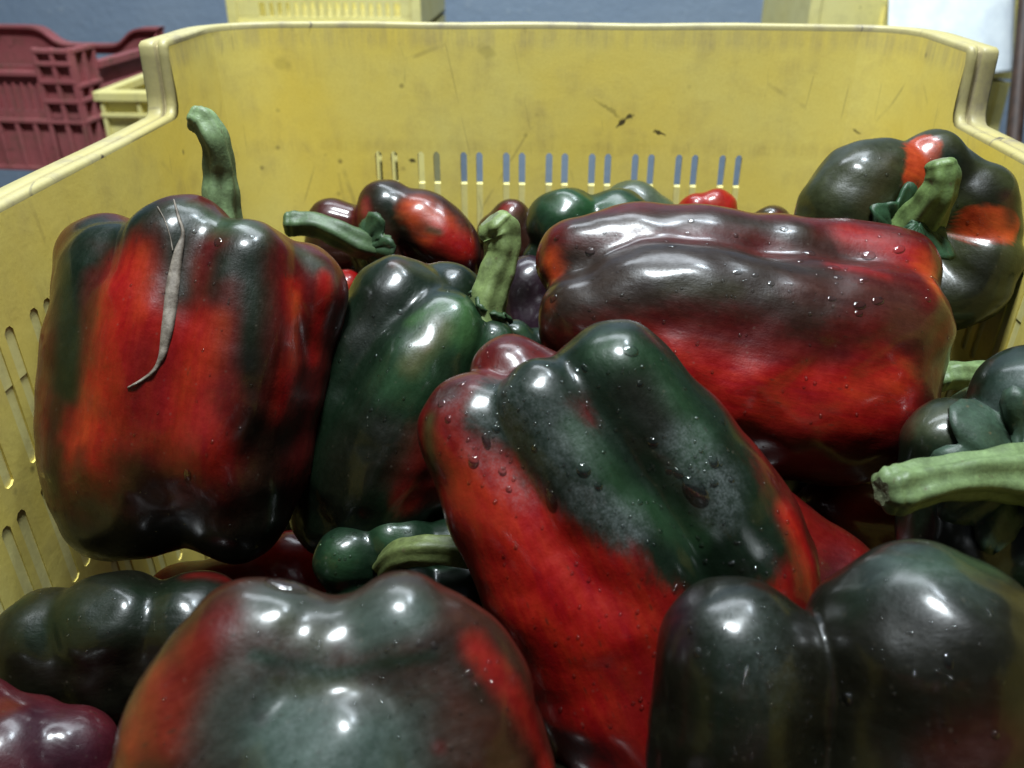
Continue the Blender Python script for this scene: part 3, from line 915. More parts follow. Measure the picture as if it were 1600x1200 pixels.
# ---- B: small pepper with stem pointing left at the back
B_ = pepper('B', 'small red and brown pepper at the back with its hooked stem pointing left', 0.42, [
    [(522, 352, 30, 44), (520, 400, 40, 45)], [(603, 325, 0, 45), (600, 390, 10, 50)], [(658, 348, -12, 52), (702, 385, -12, 50), (715, 420, 0, 40)], [(610, 370, 80, 60), (660, 400, 80, 60)],
], BR, [
    ((520, 315, 545, 330), 34, DR, .9), ((560, 310, 560, 330), 16, PK, .8), ((600, 290, 610, 340), 42, DG, .95), ((640, 310, 700, 340), 42, OR, .9), ((700, 370, 735, 400), 42, Rd, .95), ((655, 380, 640, 350), 22, OR, .8), ((670, 345, 690, 352), 11, OL, .8), ((650, 355, 640, 370), 16, KK, .6), ((620, 375), 18, KK, .8),
], k=7, n=40)
stem(B_, 0.40, [(598, 388, 10, 26), (570, 384, -10, 23), (535, 368, -20, 22), (495, 352, -20, 20), (466, 350, -20, 20), (452, 350, -20, 20)], (.05, .085, .035))
calyx(B_, 'B', 0.40, 578, 388, 50, view_n(-0.7, 0.35, 0.8), 0.0, (.022, .048, .020), seed=9, dz=-5, bend=.2)

# ---- F: pepper in the far right corner, stem toward the viewer
F_ = pepper('F', 'dark green pepper with two orange bands in the far right corner, stem facing out', 0.352, [
    [(1312, 400, 15, 72), (1322, 330, 0, 76), (1350, 296, 0, 74)], [(1382, 284, 2, 66), (1405, 290, 5, 58)], [(1448, 268, 8, 62), (1490, 290, 12, 56)], [(1520, 318, 5, 66), (1534, 360, 5, 58)], [(1530, 410, 0, 62), (1505, 455, 5, 56), (1450, 470, 10, 50)],
    [(1400, 370, 95, 88), (1480, 380, 95, 88)], [(1370, 430, 30, 70)],
], OL, [
    ((1300, 330, 1380, 240), 80, DG, .5), ((1390, 240, 1350, 330), 34, (.030, .022, .007), .5), ((1290, 300, 1340, 250), 30, OL, .7), ((1440, 215, 1440, 290), 28, OR, 1.0, .25), ((1500, 240, 1560, 330), 50, KK, .85), ((1510, 350, 1580, 362), 29, OR, 1.0, .3), ((1530, 420, 1520, 480), 60, KK, .85), ((1480, 240), 30, DG, .8), ((1585, 300, 1590, 350), 22, BR, .8),
], k=6, n=60)
stem(F_, 0.335, [(1420, 362, 20, 46), (1440, 340, -10, 34), (1462, 310, -45, 27), (1472, 280, -60, 24), (1470, 256, -66, 21)], (.095, .145, .045))
calyx(F_, 'F', 0.335, 1425, 355, 62, view_n(0.12, -0.2, 1), 0.0, (.018, .050, .022), seed=12, dz=-20, bend=.1)

# ---- G: big pepper bottom centre-left
G_ = pepper('G', 'big pepper in the lower left foreground with a painted grey green sheen, orange and red flanks', 0.19, [
    [(436, 1003, 0, 100), (386, 1062, 5, 141), (345, 1220, 10, 170), (330, 1420, 20, 175)],
    [(632, 993, 0, 100), (690, 1064, 5, 121), (715, 1210, 10, 152), (715, 1420, 20, 160)],
    [(532, 1040, 0, 113), (530, 1100, 20, 120)],
    [(525, 1200, -48, 158), (520, 1400, -50, 190)],
    [(500, 1100, 120, 140), (520, 1350, 140, 190)],
], BR, [
    ((420, 930, 640, 930), 85, TE, .7), ((560, 980, 640, 950), 55, TE, .7), ((450, 960, 500, 990), 36, OL, .6), ((300, 1000, 350, 960), 60, DR, .9), ((230, 1060, 180, 1190), 70, (.13, .017, .006), .75), ((280, 1020, 250, 1130), 70, (.09, .007, .003), .75),  # TE puts the broad grey-teal sheen of the top into the colour
    ((430, 1140, 520, 1170, 600, 1170), 160, TE, .95, .9), ((400, 1010, 520, 1045, 680, 1010), 20, GN, .9), ((440, 1065, 560, 1065), 24, OL, .6),  # TE is painted sheen, the GN strip is crease shade put in as colour
    ((690, 1000, 760, 1060), 60, KK, .7), ((755, 1010, 800, 1060, 840, 1120, 868, 1195), 46, (.13, .005, .003), .85, 1.0), ((700, 1130, 740, 1200), 60, BR, .6), ((410, 1110), 20, KK, .7), ((675, 1160), 18, DR, .7),
    ((480, 1100, 560, 1150), 170, 'dust_sheen', .34), ((600, 950), 60, 'dust_sheen', .25),  # pale veil that adds to the painted sheen
], k=22, n=84, wob=.9)

# ---- H: dark two-lobed pepper bottom right
H_ = pepper('H', 'nearly black two lobed pepper filling the lower right corner', 0.20, [
    [(1150, 1028, 0, 128), (1140, 1180, 0, 130), (1150, 1400, 0, 140)], [(1445, 1034, 0, 188), (1450, 1220, -10, 190), (1450, 1420, 0, 180)], [(1640, 1080, 40, 150), (1640, 1300, 40, 160)], [(1320, 1120, 140, 170), (1350, 1350, 150, 190)],
], KK, [
    ((1150, 960, 1150, 1100), 110, DG, .8), ((1400, 860, 1500, 880), 100, TE, .45), ((1480, 1180, 1560, 1150), 80, DR, .25), ((1440, 870, 1540, 870), 60, MG, .5), ((1050, 1000, 1060, 930), 50, PU, .6), ((1320, 930), 60, GN, .35),
    ((1160, 960, 1200, 1040), 100, 'dust_sheen', .22), ((1450, 890), 90, 'dust_sheen', .3),
], k=9, n=76)

# ---- I: pepper at the right edge with long stem
I_ = pepper('I', 'green pepper at the right edge with a long thick pale stem reaching left', 0.262, [
    [(1484, 700, 12, 78), (1490, 770, 20, 84), (1500, 850, 25, 92)], [(1600, 622, 25, 84), (1660, 640, 25, 88)], [(1590, 860, 20, 100), (1660, 820, 10, 110)], [(1710, 720, 20, 100)], [(1580, 740, 100, 150)],
], DG, [
    ((1440, 650, 1500, 640), 60, (.03, .035, .016), .9), ((1600, 600, 1560, 640), 60, TE, .7), ((1440, 720, 1460, 760), 50, DG, .8), ((1600, 560, 1570, 620), 60, TE, .8), ((1450, 850, 1550, 860), 70, KK, .8), ((1540, 640), 30, TE, .7), ((1560, 640, 1590, 600), 50, 'dust_sheen', .3),
], k=10, n=52)
stem(I_, 0.25, [(1650, 752, 10, 62), (1590, 742, -20, 46), (1520, 742, -42, 36), (1455, 752, -60, 34), (1410, 763, -70, 37), (1388, 766, -74, 36)], (.10, .145, .06), amp=.13)
calyx(I_, 'I', 0.25, 1598, 735, 108, view_n(-0.65, 0.0, 0.8), 0.0, (.022, .042, .026), seed=15, dz=10, bend=.25, teeth=9, rough=1.8)

I2 = pepper('I2', 'mostly hidden pepper behind the right edge one, only its cut stem sticking out left', 0.345, [
    [(1610, 640, 20, 75)], [(1650, 580, 40, 80)], [(1680, 660, 20, 80)], [(1620, 690, 60, 80)]], DG, [], k=9, n=26)
stem(I2, 0.33, [(1590, 592, 10, 26), (1540, 588, 0, 23), (1500, 586, -5, 22), (1475, 588, -5, 23), (1462, 590, -5, 24)], (.10, .15, .06))

# ---- J, K bottom left
pepper('J', 'almost black glossy pepper lying in the lower left corner under the tall one', 0.275, [
    [(72, 1000, 0, 82), (60, 1050, 10, 78)], [(185, 985, -5, 96), (185, 1050, 10, 88)], [(305, 985, 8, 92), (320, 1050, 20, 90)], [(400, 1010, 30, 90)], [(200, 1030, 110, 110)], [(20, 1040, 60, 80)], [(110, 1020, 15, 92), (280, 1010, 20, 95)],
], KK, [((60, 960, 200, 930, 300, 930), 80, DG, .8), ((300, 885, 360, 893), 26, DR, .95), ((20, 930), 30, DG, .8)], k=8, n=52)
pepper('K', 'dark crimson pepper cut off by the bottom left corner', 0.24, [
[(108, 1180, 5, 78), (120, 1280, 10, 90)], [(20, 1210, -5, 122), (40, 1310, 0, 130)], [(-60, 1150, 10, 92), (-60, 1250, 10, 100)], [(60, 1220, 20, 112)]], (.045,.004,.006), [((60, 1120, 120, 1180), 110, PU, .8), ((10, 1090), 40, DR, .9)], k=9, n=40)

# ---- L: small green one in the gap
L_ = pepper('L', 'small bright green pepper deep in the gap between three peppers, its stem bent right', 0.30, [
    [(545, 872, 0, 56)], [(618, 848, 10, 52), (640, 850, 10, 50)], [(700, 858, 30, 50)], [(640, 930, 0, 60)], [(730, 930, 10, 62)], [(560, 930, 10, 50)], [(640, 890, 70, 70)]], GN, [
    ((540, 860), 56, MG, .9), ((620, 820), 50, MG, .9), ((700, 930), 60, KK, .7), ((690, 810), 30, DG, .7)], k=7, n=44)
stem(L_, 0.292, [(600, 888, 10, 18), (622, 868, -22, 22), (655, 860, -36, 24), (700, 861, -34, 24), (745, 868, -20, 24), (775, 874, -10, 24)], (.075, .095, .03))

# ---- smaller ones seen in the gaps and at the back
pepper('M', 'dark red pepper peeping out beneath the tall left one', 0.345, [[(400, 935, 0, 78), (330, 950, 10, 78)], [(455, 880, 0, 52), (470, 930, 10, 60)], [(296, 952, 4, 76)], [(390, 960, 60, 80)]], Rd, [((280, 890, 400, 890), 40, DR, .6), ((460, 830), 30, DR, .6)], k=8, n=32)
pepper('N', 'dull red pepper wedged between the wet one and the black two lobed one', 0.295, [[(1190, 850, 0, 92), (1330, 955, 0, 95)], [(1120, 900, 30, 90), (1300, 1000, 30, 90)], [(1240, 900, 110, 100)]], DR, [((1230, 780, 1330, 850), 70, Rd, .25), ((1320, 860, 1290, 900), 40, PU, .4)], k=9, n=40)
pepper('N2', 'shadowed red pepper under the big sideways one near the long stem', 0.335, [[(1300, 800, 0, 60), (1420, 820, 0, 60)], [(1340, 850, 20, 70)], [(1420, 880, 30, 60)]], DR, [((1350, 770, 1330, 780), 40, Rd, .6)], k=8, n=28)
pepper('O', 'bright green pepper behind the left end of the big sideways one', 0.41, [[(884, 352, 0, 60), (900, 400, 10, 60)], [(960, 362, 10, 66)], [(860, 410, 20, 45)], [(900, 390, 80, 70)]], GN, [((880, 300, 960, 310), 60, (.009, .038, .011), .95), ((850, 300), 20, OL, .5)], k=6, n=40)
pepper('O2', 'grey green pepper against the far wall under the slots', 0.445, [[(985, 330, 0, 48), (1020, 350, 0, 46)], [(950, 350, 10, 44)], [(1000, 370, 50, 60)]], (.04,.055,.028), [((1000, 290), 50, GY, .3)], k=7, n=28)
P_ = pepper('P', 'small bright red pepper tip against the far wall', 0.45, [[(1118, 328, 0, 32), (1120, 370, 0, 34)], [(1088, 332, 0, 30)], [(1100, 370, 40, 46)]], Rd, [((1110, 300), 24, OR, .4)], k=7, n=24)
pepper('P2', 'brown green pepper tip barely showing above the big sideways one', 0.44, [[(1205, 352, 0, 32), (1210, 400, 0, 40)], [(1180, 366, 10, 30)], [(1200, 400, 50, 50)]], BR, [((1190, 322), 22, OL, .8), ((1225, 330), 18, OR, .5)], k=6, n=24)
pepper('P3', 'small red brown pepper left of the bright green one at the back', 0.435, [[(798, 344, 0, 34), (800, 400, 0, 40)], [(770, 360, 10, 26)], [(790, 400, 50, 50)]], BR, [((785, 318), 24, Rd, .7), ((812, 325), 22, OL, .6)], k=6, n=24)
pepper('B2', 'little red pepper shoulder between the tall left one and the dark green one', 0.40, [[(542, 452, 0, 32), (540, 500, 0, 40)], [(560, 480, 20, 36)], [(520, 500, 30, 40)]], Rd, [((545, 430), 18, OR, .4)], k=6, n=24)
pepper('Q', 'blackish purple pepper in the shadow behind the thick pale stem', 0.40, [[(828, 452, 0, 52), (830, 520, 0, 50)], [(780, 480, 20, 46)], [(830, 500, 70, 60)]], PU, [((800, 460), 50, KK, .6)], k=7, n=28)
pepper('Q2', 'small green pepper shoulder right below the thick pale stem', 0.345, [[(806, 530, 0, 30), (820, 590, 0, 40)], [(840, 545, 20, 34)]], GN, [((805, 510), 26, LG, .5)], k=6, n=24)

# ---- the peppers that fill the crate below, and unseen near-end ones blocking reflections
def fillers():
    rs = random.Random(5)
    k = 0
    kinds = [('glossy red', Rd), ('dark green', DG), ('red and brown', DR), ('blackish green', KK)]
    for layer, z in enumerate((CAMZ - 0.300, CAMZ - 0.225, CAMZ - 0.152, CAMZ - 0.105)):
        for iy in range(8):
            for ix in range(5):
                x = -0.130 + 0.065 * ix + rs.uniform(-.008, .008)
                y = -0.03 + 0.070 * iy + rs.uniform(-.01, .01) + (0.03 if layer == 1 else 0)
                if y > 0.465: continue
                if layer == 3 and y > -0.005: continue  # top layer out of view, added to block reflections of the near wall
                if layer == 2 and (0.0 < y < 0.30 or (y > 0.3 and x < 0.0)): continue  # near-end peppers of this layer are unseen too, hiding the bright wall
                if layer == 2 and y > 0.3: z = CAMZ - 0.182
                c = np.array([[x, y, z]])
                dm = min(float(sdf(c, LW, 0.002)[0]) for LW in ALL_LW[:N_MAIN])
                if dm < 0.020: continue
                # must stay below the line of sight of the heap: nothing may rise in front of the modelled peppers
                r = min(0.038, dm + 0.006)
                a = rs.uniform(0, 6.28)
                ax = np.array([math.cos(a), math.sin(a), rs.uniform(-.3, .3)]) * 0.018
                LW = []
                side = np.cross(ax, [0, 0, 1]); side /= np.linalg.norm(side)
                upv = np.cross(side, ax); upv /= np.linalg.norm(upv)
                for t in range(4):
                    th = t * math.pi / 2 + .4
                    o = (side * math.cos(th) + upv * math.sin(th)) * r * 0.42
                    LW.append((np.array([[x, y, z] - ax + o, [x, y, z] + ax + o * .8]), np.array([r * .58, r * .48])))
                V, Fc, cc, axis = pepper_mesh(LW, 0.003, 20, .8, k)
                kn, colr = kinds[rs.randrange(4)]
                C = np.tile(np.array(colr, float), (len(V), 1))
                m = np.clip(snoise(V, 0.05, k) * 1.5, 0, 1)[:, None]
                C = C * (1 - m) + np.array(KK) * m
                o = mesh_obj('bell_pepper', V, Fc, M_PEP)
                ca = o.data.attributes.new('pigment', 'FLOAT_COLOR', 'POINT')
                ca.data.foreach_set('color', np.c_[C, np.ones(len(C))].ravel().astype(np.float32))
                tag(o, 'pepper buried in the shadows underneath the others or added unseen to block wall reflections', 'bell pepper', 'buried peppers')
                k += 1
N_MAIN = len(ALL_LW)
fillers()

# ------------------------------------------------------------------ water drops and the dry grass
def dome(seg=18, rings=6):
    V, Fc = [], []
    for i in range(rings + 1):
        a = math.pi / 2 * i / rings
        rr, z = math.cos(a), math.sin(a)
        if i == 0: V += [(1.0 * math.cos(2 * math.pi * j / seg), 1.0 * math.sin(2 * math.pi * j / seg), -0.12) for j in range(seg)]
        if i < rings: V += [(rr * math.cos(2 * math.pi * j / seg), rr * math.sin(2 * math.pi * j / seg), z * 0.36) for j in range(seg)]
        else: V.append((0, 0, 0.36))
    for i in range(rings):
        for j in range(seg): Fc.append((i * seg + j, i * seg + (j + 1) % seg, (i + 1) * seg + (j + 1) % seg, (i + 1) * seg + j))
    for j in range(seg): Fc.append((rings * seg + j, rings * seg + (j + 1) % seg, len(V) - 1))
    return V, Fc
DV, DF = dome()
_dm = [None]
def drop(key, px, py, rpx, stretch=1.0, ang=0.0):
    p, n = surf(key, px, py)
    if p is None: return
    root, bvh, c, d0 = BVH[key]
    if _dm[0] is None:
        me = bpy.data.meshes.new('water_drop'); me.from_pydata(DV, [], DF); me.update()
        me.polygons.foreach_set('use_smooth', [True] * len(me.polygons)); me.materials.append(M_WATER); _dm[0] = me
    o = bpy.data.objects.new('water_drop', _dm[0]); COL.objects.link(o); o.parent = root
    dep = -(MW.inverted() @ p).z
    r = rpx * 0.8 * dep / F
    dr = view_n(math.cos(ang), math.sin(ang), 0)
    x = (dr - n * dr.dot(n)).normalized(); y = n.cross(x)
    m = Matrix((x, y, n)).transposed().to_4x4(); m.translation = p
    m = world_of(root).inverted() @ m
    o.location = m.to_translation(); o.rotation_euler = m.to_euler(); o.scale = (r * stretch, r, r)

for (px, py, r, s, a) in [(868, 540, 8, 1.2, 1.3), (985, 548, 13, 1.25, 0.2), (690, 630, 9, 1.1, 1), (740, 722, 11, 1.1, 1.2), (912, 735, 13, 1.15, .6), (1087, 768, 20, 1.75, .9), (1115, 722, 10, 1.4, 1.2), (1116, 755, 8, 1.1, 0),
                          (1020, 692, 9, 1.2, .4), (862, 782, 13, 1.7, 1.4), (857, 768, 7, 1.2, 1.3), (785, 737, 8, 1.2, 1), (900, 580, 6, 1.4, 1), (1000, 785, 6, 1, 0), (1143, 750, 6, 1.2, .5), (1150, 848, 5, 1, 0), (1000, 600, 6, 1.2, 0), (913, 575, 6, 1.8, 1), (760, 690, 8, 2.2, 1.3),
                          (700, 655, 7, 1.3, 1.2), (1045, 735, 7, 1.2, 1), (1130, 660, 6, 1.2, 1), (775, 670, 8, 1.3, .8), (935, 880 - 120, 8, 1.2, .8), (720, 600, 7, 1.6, -.4), (905, 500, 8, 1.6, -.4), (1060, 740, 8, 1.6, .8), (835, 700, 7, 1.2, 1), (795, 765, 6, 1.2, 1)]:
    drop('E', px, py, r, s, a)
for (px, py, r, s, a) in [(922, 394, 9, 1.1, 0), (865, 466, 8, 1.2, 0), (1265, 396, 9, 1.3, 0.2), (1357, 400, 12, 1.15, 0), (1303, 419, 9, 1.5, .2), (1405, 390, 9, 1.4, -.4), (1372, 470, 9, 1.5, -.3), (1343, 477, 9, 1.5, -.1), (1225, 358, 7, 1.2, 0), (1080, 345, 6, 1.2, 0), (1152, 425, 7, 1.5, 0),
                          (1250, 408, 6, 1.3, 0), (1450, 468, 6, 1.1, 1), (1342, 490, 7, 1.2, 0), (1205, 443, 6, 1.2, 0), (1150, 368, 5, 1, 0), (1300, 467, 6, 1.6, 0), (1460, 438, 8, 1.6, .9), (1075, 365, 5, 1.2, 0), (1180, 430, 5, 1.4, 0), (870, 372, 6, 1.2, 0), (1050, 385, 6, 1.4, 0), (1310, 434, 6, 1.5, .1), (1350, 437, 6, 1.7, 0)]:
    drop('D', px, py, r, s, a)
for (px, py, r, s, a) in [(341, 378, 9, 1.2, 1.2), (304, 362, 5, 1, 0), (293, 742, 8, 1.6, 1.6), (394, 370, 5, 1, 0)]: drop('A', px, py, r, s, a)
for (px, py, r, s, a) in [(625, 488, 6, 1.1, 0), (700, 455, 4, 1, 0), (655, 405, 4, 1, 0), (770, 520, 4, 1, 0)]: drop('C', px, py, r, s, a)
for (px, py, r, s, a) in [(1090, 1020, 9, 1.2, 1), (1079, 985, 7, 1.1, 1), (1188, 1000, 5, 1, 0), (1324, 1092, 10, 1.3, .4), (1482, 1034, 9, 1.5, 1.4), (1555, 1149, 8, 1.1, 0), (1546, 953, 6, 1.2, 0), (1187, 1024, 6, 1, 0), (1465, 1050, 6, 1, 0), (1364, 1088, 5, 1, 0)]: drop('H', px, py, r, s, a)
drop('G', 448, 915, 26, 1.7, .05)
for (px, py, r, s, a) in [(655, 1006, 6, 1.2, 0), (680, 1010, 7, 1.4, .2), (735, 1052, 7, 1.2, .3), (745, 1072, 6, 1.2, .5), (765, 1035, 4, 1, 0), (720, 1115, 4, 1, 0)]: drop('G', px, py, r, s, a)
drop('O', 905, 340, 6, 1, 0)
for (px, py, r, s, a) in [(1030, 1180, 5, 1, 0)]: drop('E', px, py, r, s, a)

def fine(key, region, count, rmin, rmax, seed):
    rs = random.Random(seed)
    V, Fc = [], []
    v0, f0 = dome(8, 2)
    root = BVH[key][0]
    for _ in range(count):
        cx, cy, sx, sy = region[rs.randrange(len(region))]
        p, n = surf(key, rs.gauss(cx, sx), rs.gauss(cy, sy))
        if p is None: continue
        r = rs.uniform(rmin, rmax) ** 1.0 * 0.5 * (-(MW.inverted() @ p).z) / F
        x = n.orthogonal().normalized(); y = n.cross(x)
        k = len(V)
        st = rs.uniform(1, 1.5)
        V += [tuple(p + x * a * r * st + y * b * r + n * c * r * 1.5) for a, b, c in v0]
        Fc += [tuple(i + k for i in f) for f in f0]
    o = mesh_obj('fine_droplets', V, Fc, M_WATER, root)
    o['kind'] = 'stuff'
fine('E', [(880, 620, 90, 60), (1060, 730, 60, 50), (760, 680, 50, 50), (900, 800, 100, 80), (1180, 880, 40, 60), (950, 1000, 90, 90), (860, 560, 80, 30)], 330, 2.5, 7, 1)
fine('D', [(1200, 400, 150, 35), (1300, 450, 100, 40), (950, 430, 60, 40), (1200, 600, 140, 70)], 120, 2.5, 6, 2)
fine('A', [(300, 400, 100, 50), (350, 600, 90, 120), (250, 800, 100, 60)], 60, 2.5, 5, 3)
fine('C', [(640, 500, 60, 50), (560, 650, 50, 80)], 45, 2.5, 5, 4)
fine('H', [(1180, 1000, 50, 60), (1200, 1120, 60, 50), (1400, 1000, 110, 90)], 190, 3, 7, 5)
fine('G', [(500, 1000, 130, 50), (700, 1030, 60, 50), (480, 1120, 160, 60)], 90, 3, 7, 6)
fine('J', [(190, 950, 100, 40)], 25, 2.5, 6, 7)
fine('L', [(540, 870, 20, 20), (640, 820, 30, 12)], 30, 2.5, 6, 8)
fine('F', [(1400, 300, 80, 50)], 25, 3, 5, 9)

def grass_material():
    m, nt, b = new_mat('dry_grass')
    co = nd(nt, 'ShaderNodeNewGeometry').outputs['Position']
    n1 = noise(nt, co, 300, 5, 0.7)
    nt.links.new(mixc(nt, mapr(nt, n1, 0.35, 0.65, 0, 1), (0.075, 0.058, 0.042), (0.20, 0.17, 0.135)), b.inputs['Base Color'])
    b.inputs['Roughness'].default_value = 0.7
    bump(nt, b, n1, 0.5, 0.0008)
    return m
M_GRASS = grass_material()
def blade(path, label):
    q = catmull(path, 6)
    P, N = [], []
    for px, py, w_ in q:
        p, n = surf('A', px, py)
        if p is None:
            p = at(px, py, 0.29) if not P else P[-1] + (at(px, py, 0.28) - at(px + 1, py + 8, 0.28))
            n = N[-1] if N else view_n(0, -.4, 1)
        P.append(p); N.append(n)
    V, Fc = [], []
    for i in range(len(P)):
        t = (P[min(i + 1, len(P) - 1)] - P[max(i - 1, 0)]).normalized()
        s = t.cross(N[i]).normalized()
        w_ = q[i][2] * 0.29 / F / 2
        lift = 0.0003 + 0.0002 * math.sin(i * 0.8)
        for a, l in ((-1, 0), (-.35, .0004), (.35, .0004), (1, 0)):
            V.append(tuple(P[i] + s * a * w_ + N[i] * (lift + l)))
    for i in range(len(P) - 1):
        for j in range(3): Fc.append((i * 4 + j, i * 4 + j + 1, i * 4 + 5 + j, i * 4 + 4 + j))
    o = mesh_obj('dry_grass_blade', V, Fc, M_GRASS)
    md = o.modifiers.new('thick', 'SOLIDIFY'); md.thickness = 0.0004
    tag(o, label, 'dry grass')
blade([(272, 314, 2.5), (279, 340, 5), (286, 366, 6), (279, 395, 13), (271, 440, 18), (265, 490, 18), (258, 535, 14), (252, 560, 9), (240, 580, 6), (222, 594, 5), (200, 606, 3)], 'withered grey grass blade lying down the face of the tall left pepper')
blade([(247, 325, 1.5), (258, 345, 2), (266, 370, 2), (270, 392, 2)], 'hair thin dry grass strand beside the wide withered blade')

# ------------------------------------------------------------------ crates behind
def side_ribs(root, mat, P, lo, hi, axis, vx, hz, dep, th=0.006):
    """ribs standing proud of one face; axis 'x' = face in the xz plane at y=P, axis 'y' = face in the yz plane at x=P"""
    s = 1 if dep > 0 else -1
    a, b = sorted((P, P + dep))
    for v in vx:
        t0, t1 = v - th / 2, v + th / 2
        bx = ((t0, a, lo[1]), (t1, b, hi[1])) if axis == 'x' else ((a, t0, lo[1]), (b, t1, hi[1]))
        boxes_obj('rib', [bx], mat, root, bevel=0.001)
    e = 0.0012 * s
    a2, b2 = sorted((P, P + dep + e))
    for z in hz:
        z0, z1 = z - th / 2, z + th / 2
        bx = ((lo[0], a2, z0), (hi[0], b2, z1)) if axis == 'x' else ((a2, lo[0], z0), (b2, hi[0], z1))
        boxes_obj('rib', [bx], mat, root, bevel=0.001)

def slotted(name, root, mat, y, th, x0, x1, z0, z1, sx0, sx1, sz0, sz1, nslot, axis='x'):
    """a wall with a row of real slots"""
    bx = [((x0, y, z0), (x1, y + th, sz0)), ((x0, y, sz1), (x1, y + th, z1)), ((x0, y, sz0), (sx0, y + th, sz1)), ((sx1, y, sz0), (x1, y + th, sz1))]
    p = (sx1 - sx0) / nslot
    for i in range(1, nslot):
        c = sx0 + i * p
        bx.append(((c - p * .22, y, sz0), (c + p * .22, y + th, sz1)))
    if axis == 'y': bx = [((a[1], a[0], a[2]), (b[1], b[0], b[2])) for a, b in bx]
    return boxes_obj(name, bx, mat, root)

# red crate: local frame, origin at the front right bottom corner, x to the left is negative, y back
def red_crate(z_bottom, label, full=True, dx=0.0):
    c0 = at(108, 76, 1.22)
    H = c0.z - z_bottom
    c1 = at(250, 44, 1.22 * 1.19)
    d = Vector((c1.x - c0.x, c1.y - c0.y, 0))
    Lr = d.length * 1.03
    ang = math.atan2(d.y, d.x) - math.pi / 2
    root = empty('red_crate', (c0.x + dx, c0.y, z_bottom), label, 'crate', 'stacked red crates', rz=ang)
    Wd = 0.36
    T = 0.004
    # front wall with slots at upper left, right lattice column
    slotted('front_wall', root, M_RED, 0.008, T, -Wd, -0.006, 0.004, H * 0.86, -Wd * .55, -0.060, H * .50, H * .72, 11)
    zs = [H * .005, H * .42, H * .585, H * .74, H * .88, H - 0.004]
    side_ribs(root, M_RED, 0.008, (-0.055, 0), (-0.002, H), 'x', [-0.055, -0.0295, -0.004], zs[1:], -0.009)
    side_ribs(root, M_RED, 0.008, (-Wd, 0), (-0.002, H * .42), 'x', [-0.08 - 0.028 * i for i in range(9)] + [-0.055, -0.030, -0.004], [H * .02, H * .42], -0.008)
    boxes_obj('top_rail', [((-Wd, -0.002, H * .78), (-0.058, 0.008, H * .82))], M_RED, root, bevel=.001)
    boxes_obj('corner_panel', [((-0.060, 0.0085, H * .8), (-0.004, 0.012, H - .002))], M_RED, root)
    # right wall
    boxes_obj('side_wall', [((-0.012, 0.012, 0.004), (-0.008, Lr, H * .80))], M_RED, root)
    side_ribs(root, M_RED, -0.008, (0.004, 0), (Lr, H), 'y', [0.008, 0.034, 0.060], [H * .02, H * .42], 0.008)
    side_ribs(root, M_RED, -0.008, (0.004, H * .42), (0.066, H), 'y', [], [H * .585, H * .70, H - .004], 0.008)
    boxes_obj('top_rail', [((-0.009, 0.06, H * .62), (0.004, Lr, H * .66)), ((-0.009, 0.06, H * .80), (0.006, Lr, H * .86)), ((-0.012, 0.012, H * .8), (-0.008, 0.066, H - .003))], M_RED, root, bevel=.001)
    # rear wall with a raised curved handle
    N = 40
    V, Fc = [], []
    def ztop(u):
        # u 0..1 from right to left
        return H * (0.81 + 0.16 * (1 / (1 + math.exp((u - .17) * 45))) + 0.16 * (1 / (1 + math.exp((.55 - u) * 45))))
    hz0, hz1, hu0, hu1 = H * .60, H * .74, .20, .50
    us = sorted(set([i / N for i in range(N + 1)]))
    for u in us:
        x = -0.002 - u * (Wd - 0.002)
        zt = ztop(u)
        for z in (0.004, hz0, hz1, zt):
            V.append((x, Lr, z)); V.append((x, Lr + .006, z))
    for i in range(len(us) - 1):
        for j in range(3):
            inh = j == 1 and hu0 - 1e-6 <= us[i] and us[i + 1] <= hu1 + 1e-6
            a, b = i * 8 + j * 2, (i + 1) * 8 + j * 2
            if not inh:
                Fc.append((a, a + 2, b + 2, b)); Fc.append((a + 1, b + 1, b + 3, a + 3))
            else:
                Fc.append((a, b, b + 1, a + 1)); Fc.append((a + 2, a + 3, b + 3, b + 2))
            if j == 2: Fc.append((a + 2, a + 3, b + 3, b + 2))
            if j == 1:
                if abs(us[i] - hu0) < 1e-6: Fc.append((a, a + 1, a + 3, a + 2))
                if abs(us[i + 1] - hu1) < 1e-6: Fc.append((b, b + 2, b + 3, b + 1))
    mesh_obj('handle_wall', V, Fc, M_RED, root, smooth=False, local=True)
    # lip along the top of the handle wall and the raised rear corner
    V, Fc = [], []
    for u in us:
        x = -0.002 - u * (Wd - 0.002)
        zt = ztop(u)
        V += [(x, Lr - .012, zt), (x, Lr + .012, zt + .0), (x, Lr + .012, zt + .004), (x, Lr - .012, zt + .004)]
    for i in range(len(us) - 1):
        for j in range(4): Fc.append((i * 4 + j, i * 4 + (j + 1) % 4, (i + 1) * 4 + (j + 1) % 4, (i + 1) * 4 + j))
    mesh_obj('handle_lip', V, Fc, M_RED, root, smooth=False, local=True)
    V = [(-0.010, Lr - .075, H * .66), (-0.006, Lr - .075, H * .66), (-0.006, Lr, H * .66), (-0.010, Lr, H * .66), (-0.010, Lr - .07, H * .68), (-0.006, Lr - .07, H * .68), (-0.006, Lr, ztop(0)), (-0.010, Lr, ztop(0))]
    mesh_obj('corner_gusset', V, [(0, 3, 2, 1), (4, 5, 6, 7), (0, 1, 5, 4), (1, 2, 6, 5), (2, 3, 7, 6), (3, 0, 4, 7)], M_RED, root, smooth=False, local=True)
    boxes_obj('side_wall', [((-Wd, 0.012, 0.004), (-Wd + .004, Lr, H * .78))], M_RED, root)
    boxes_obj('base', [((-Wd, 0.008, 0.0), (-0.006, Lr, 0.004))], M_RED, root)
    return root
zt = at(108, 76, 1.22).z
zb = zt - 0.172
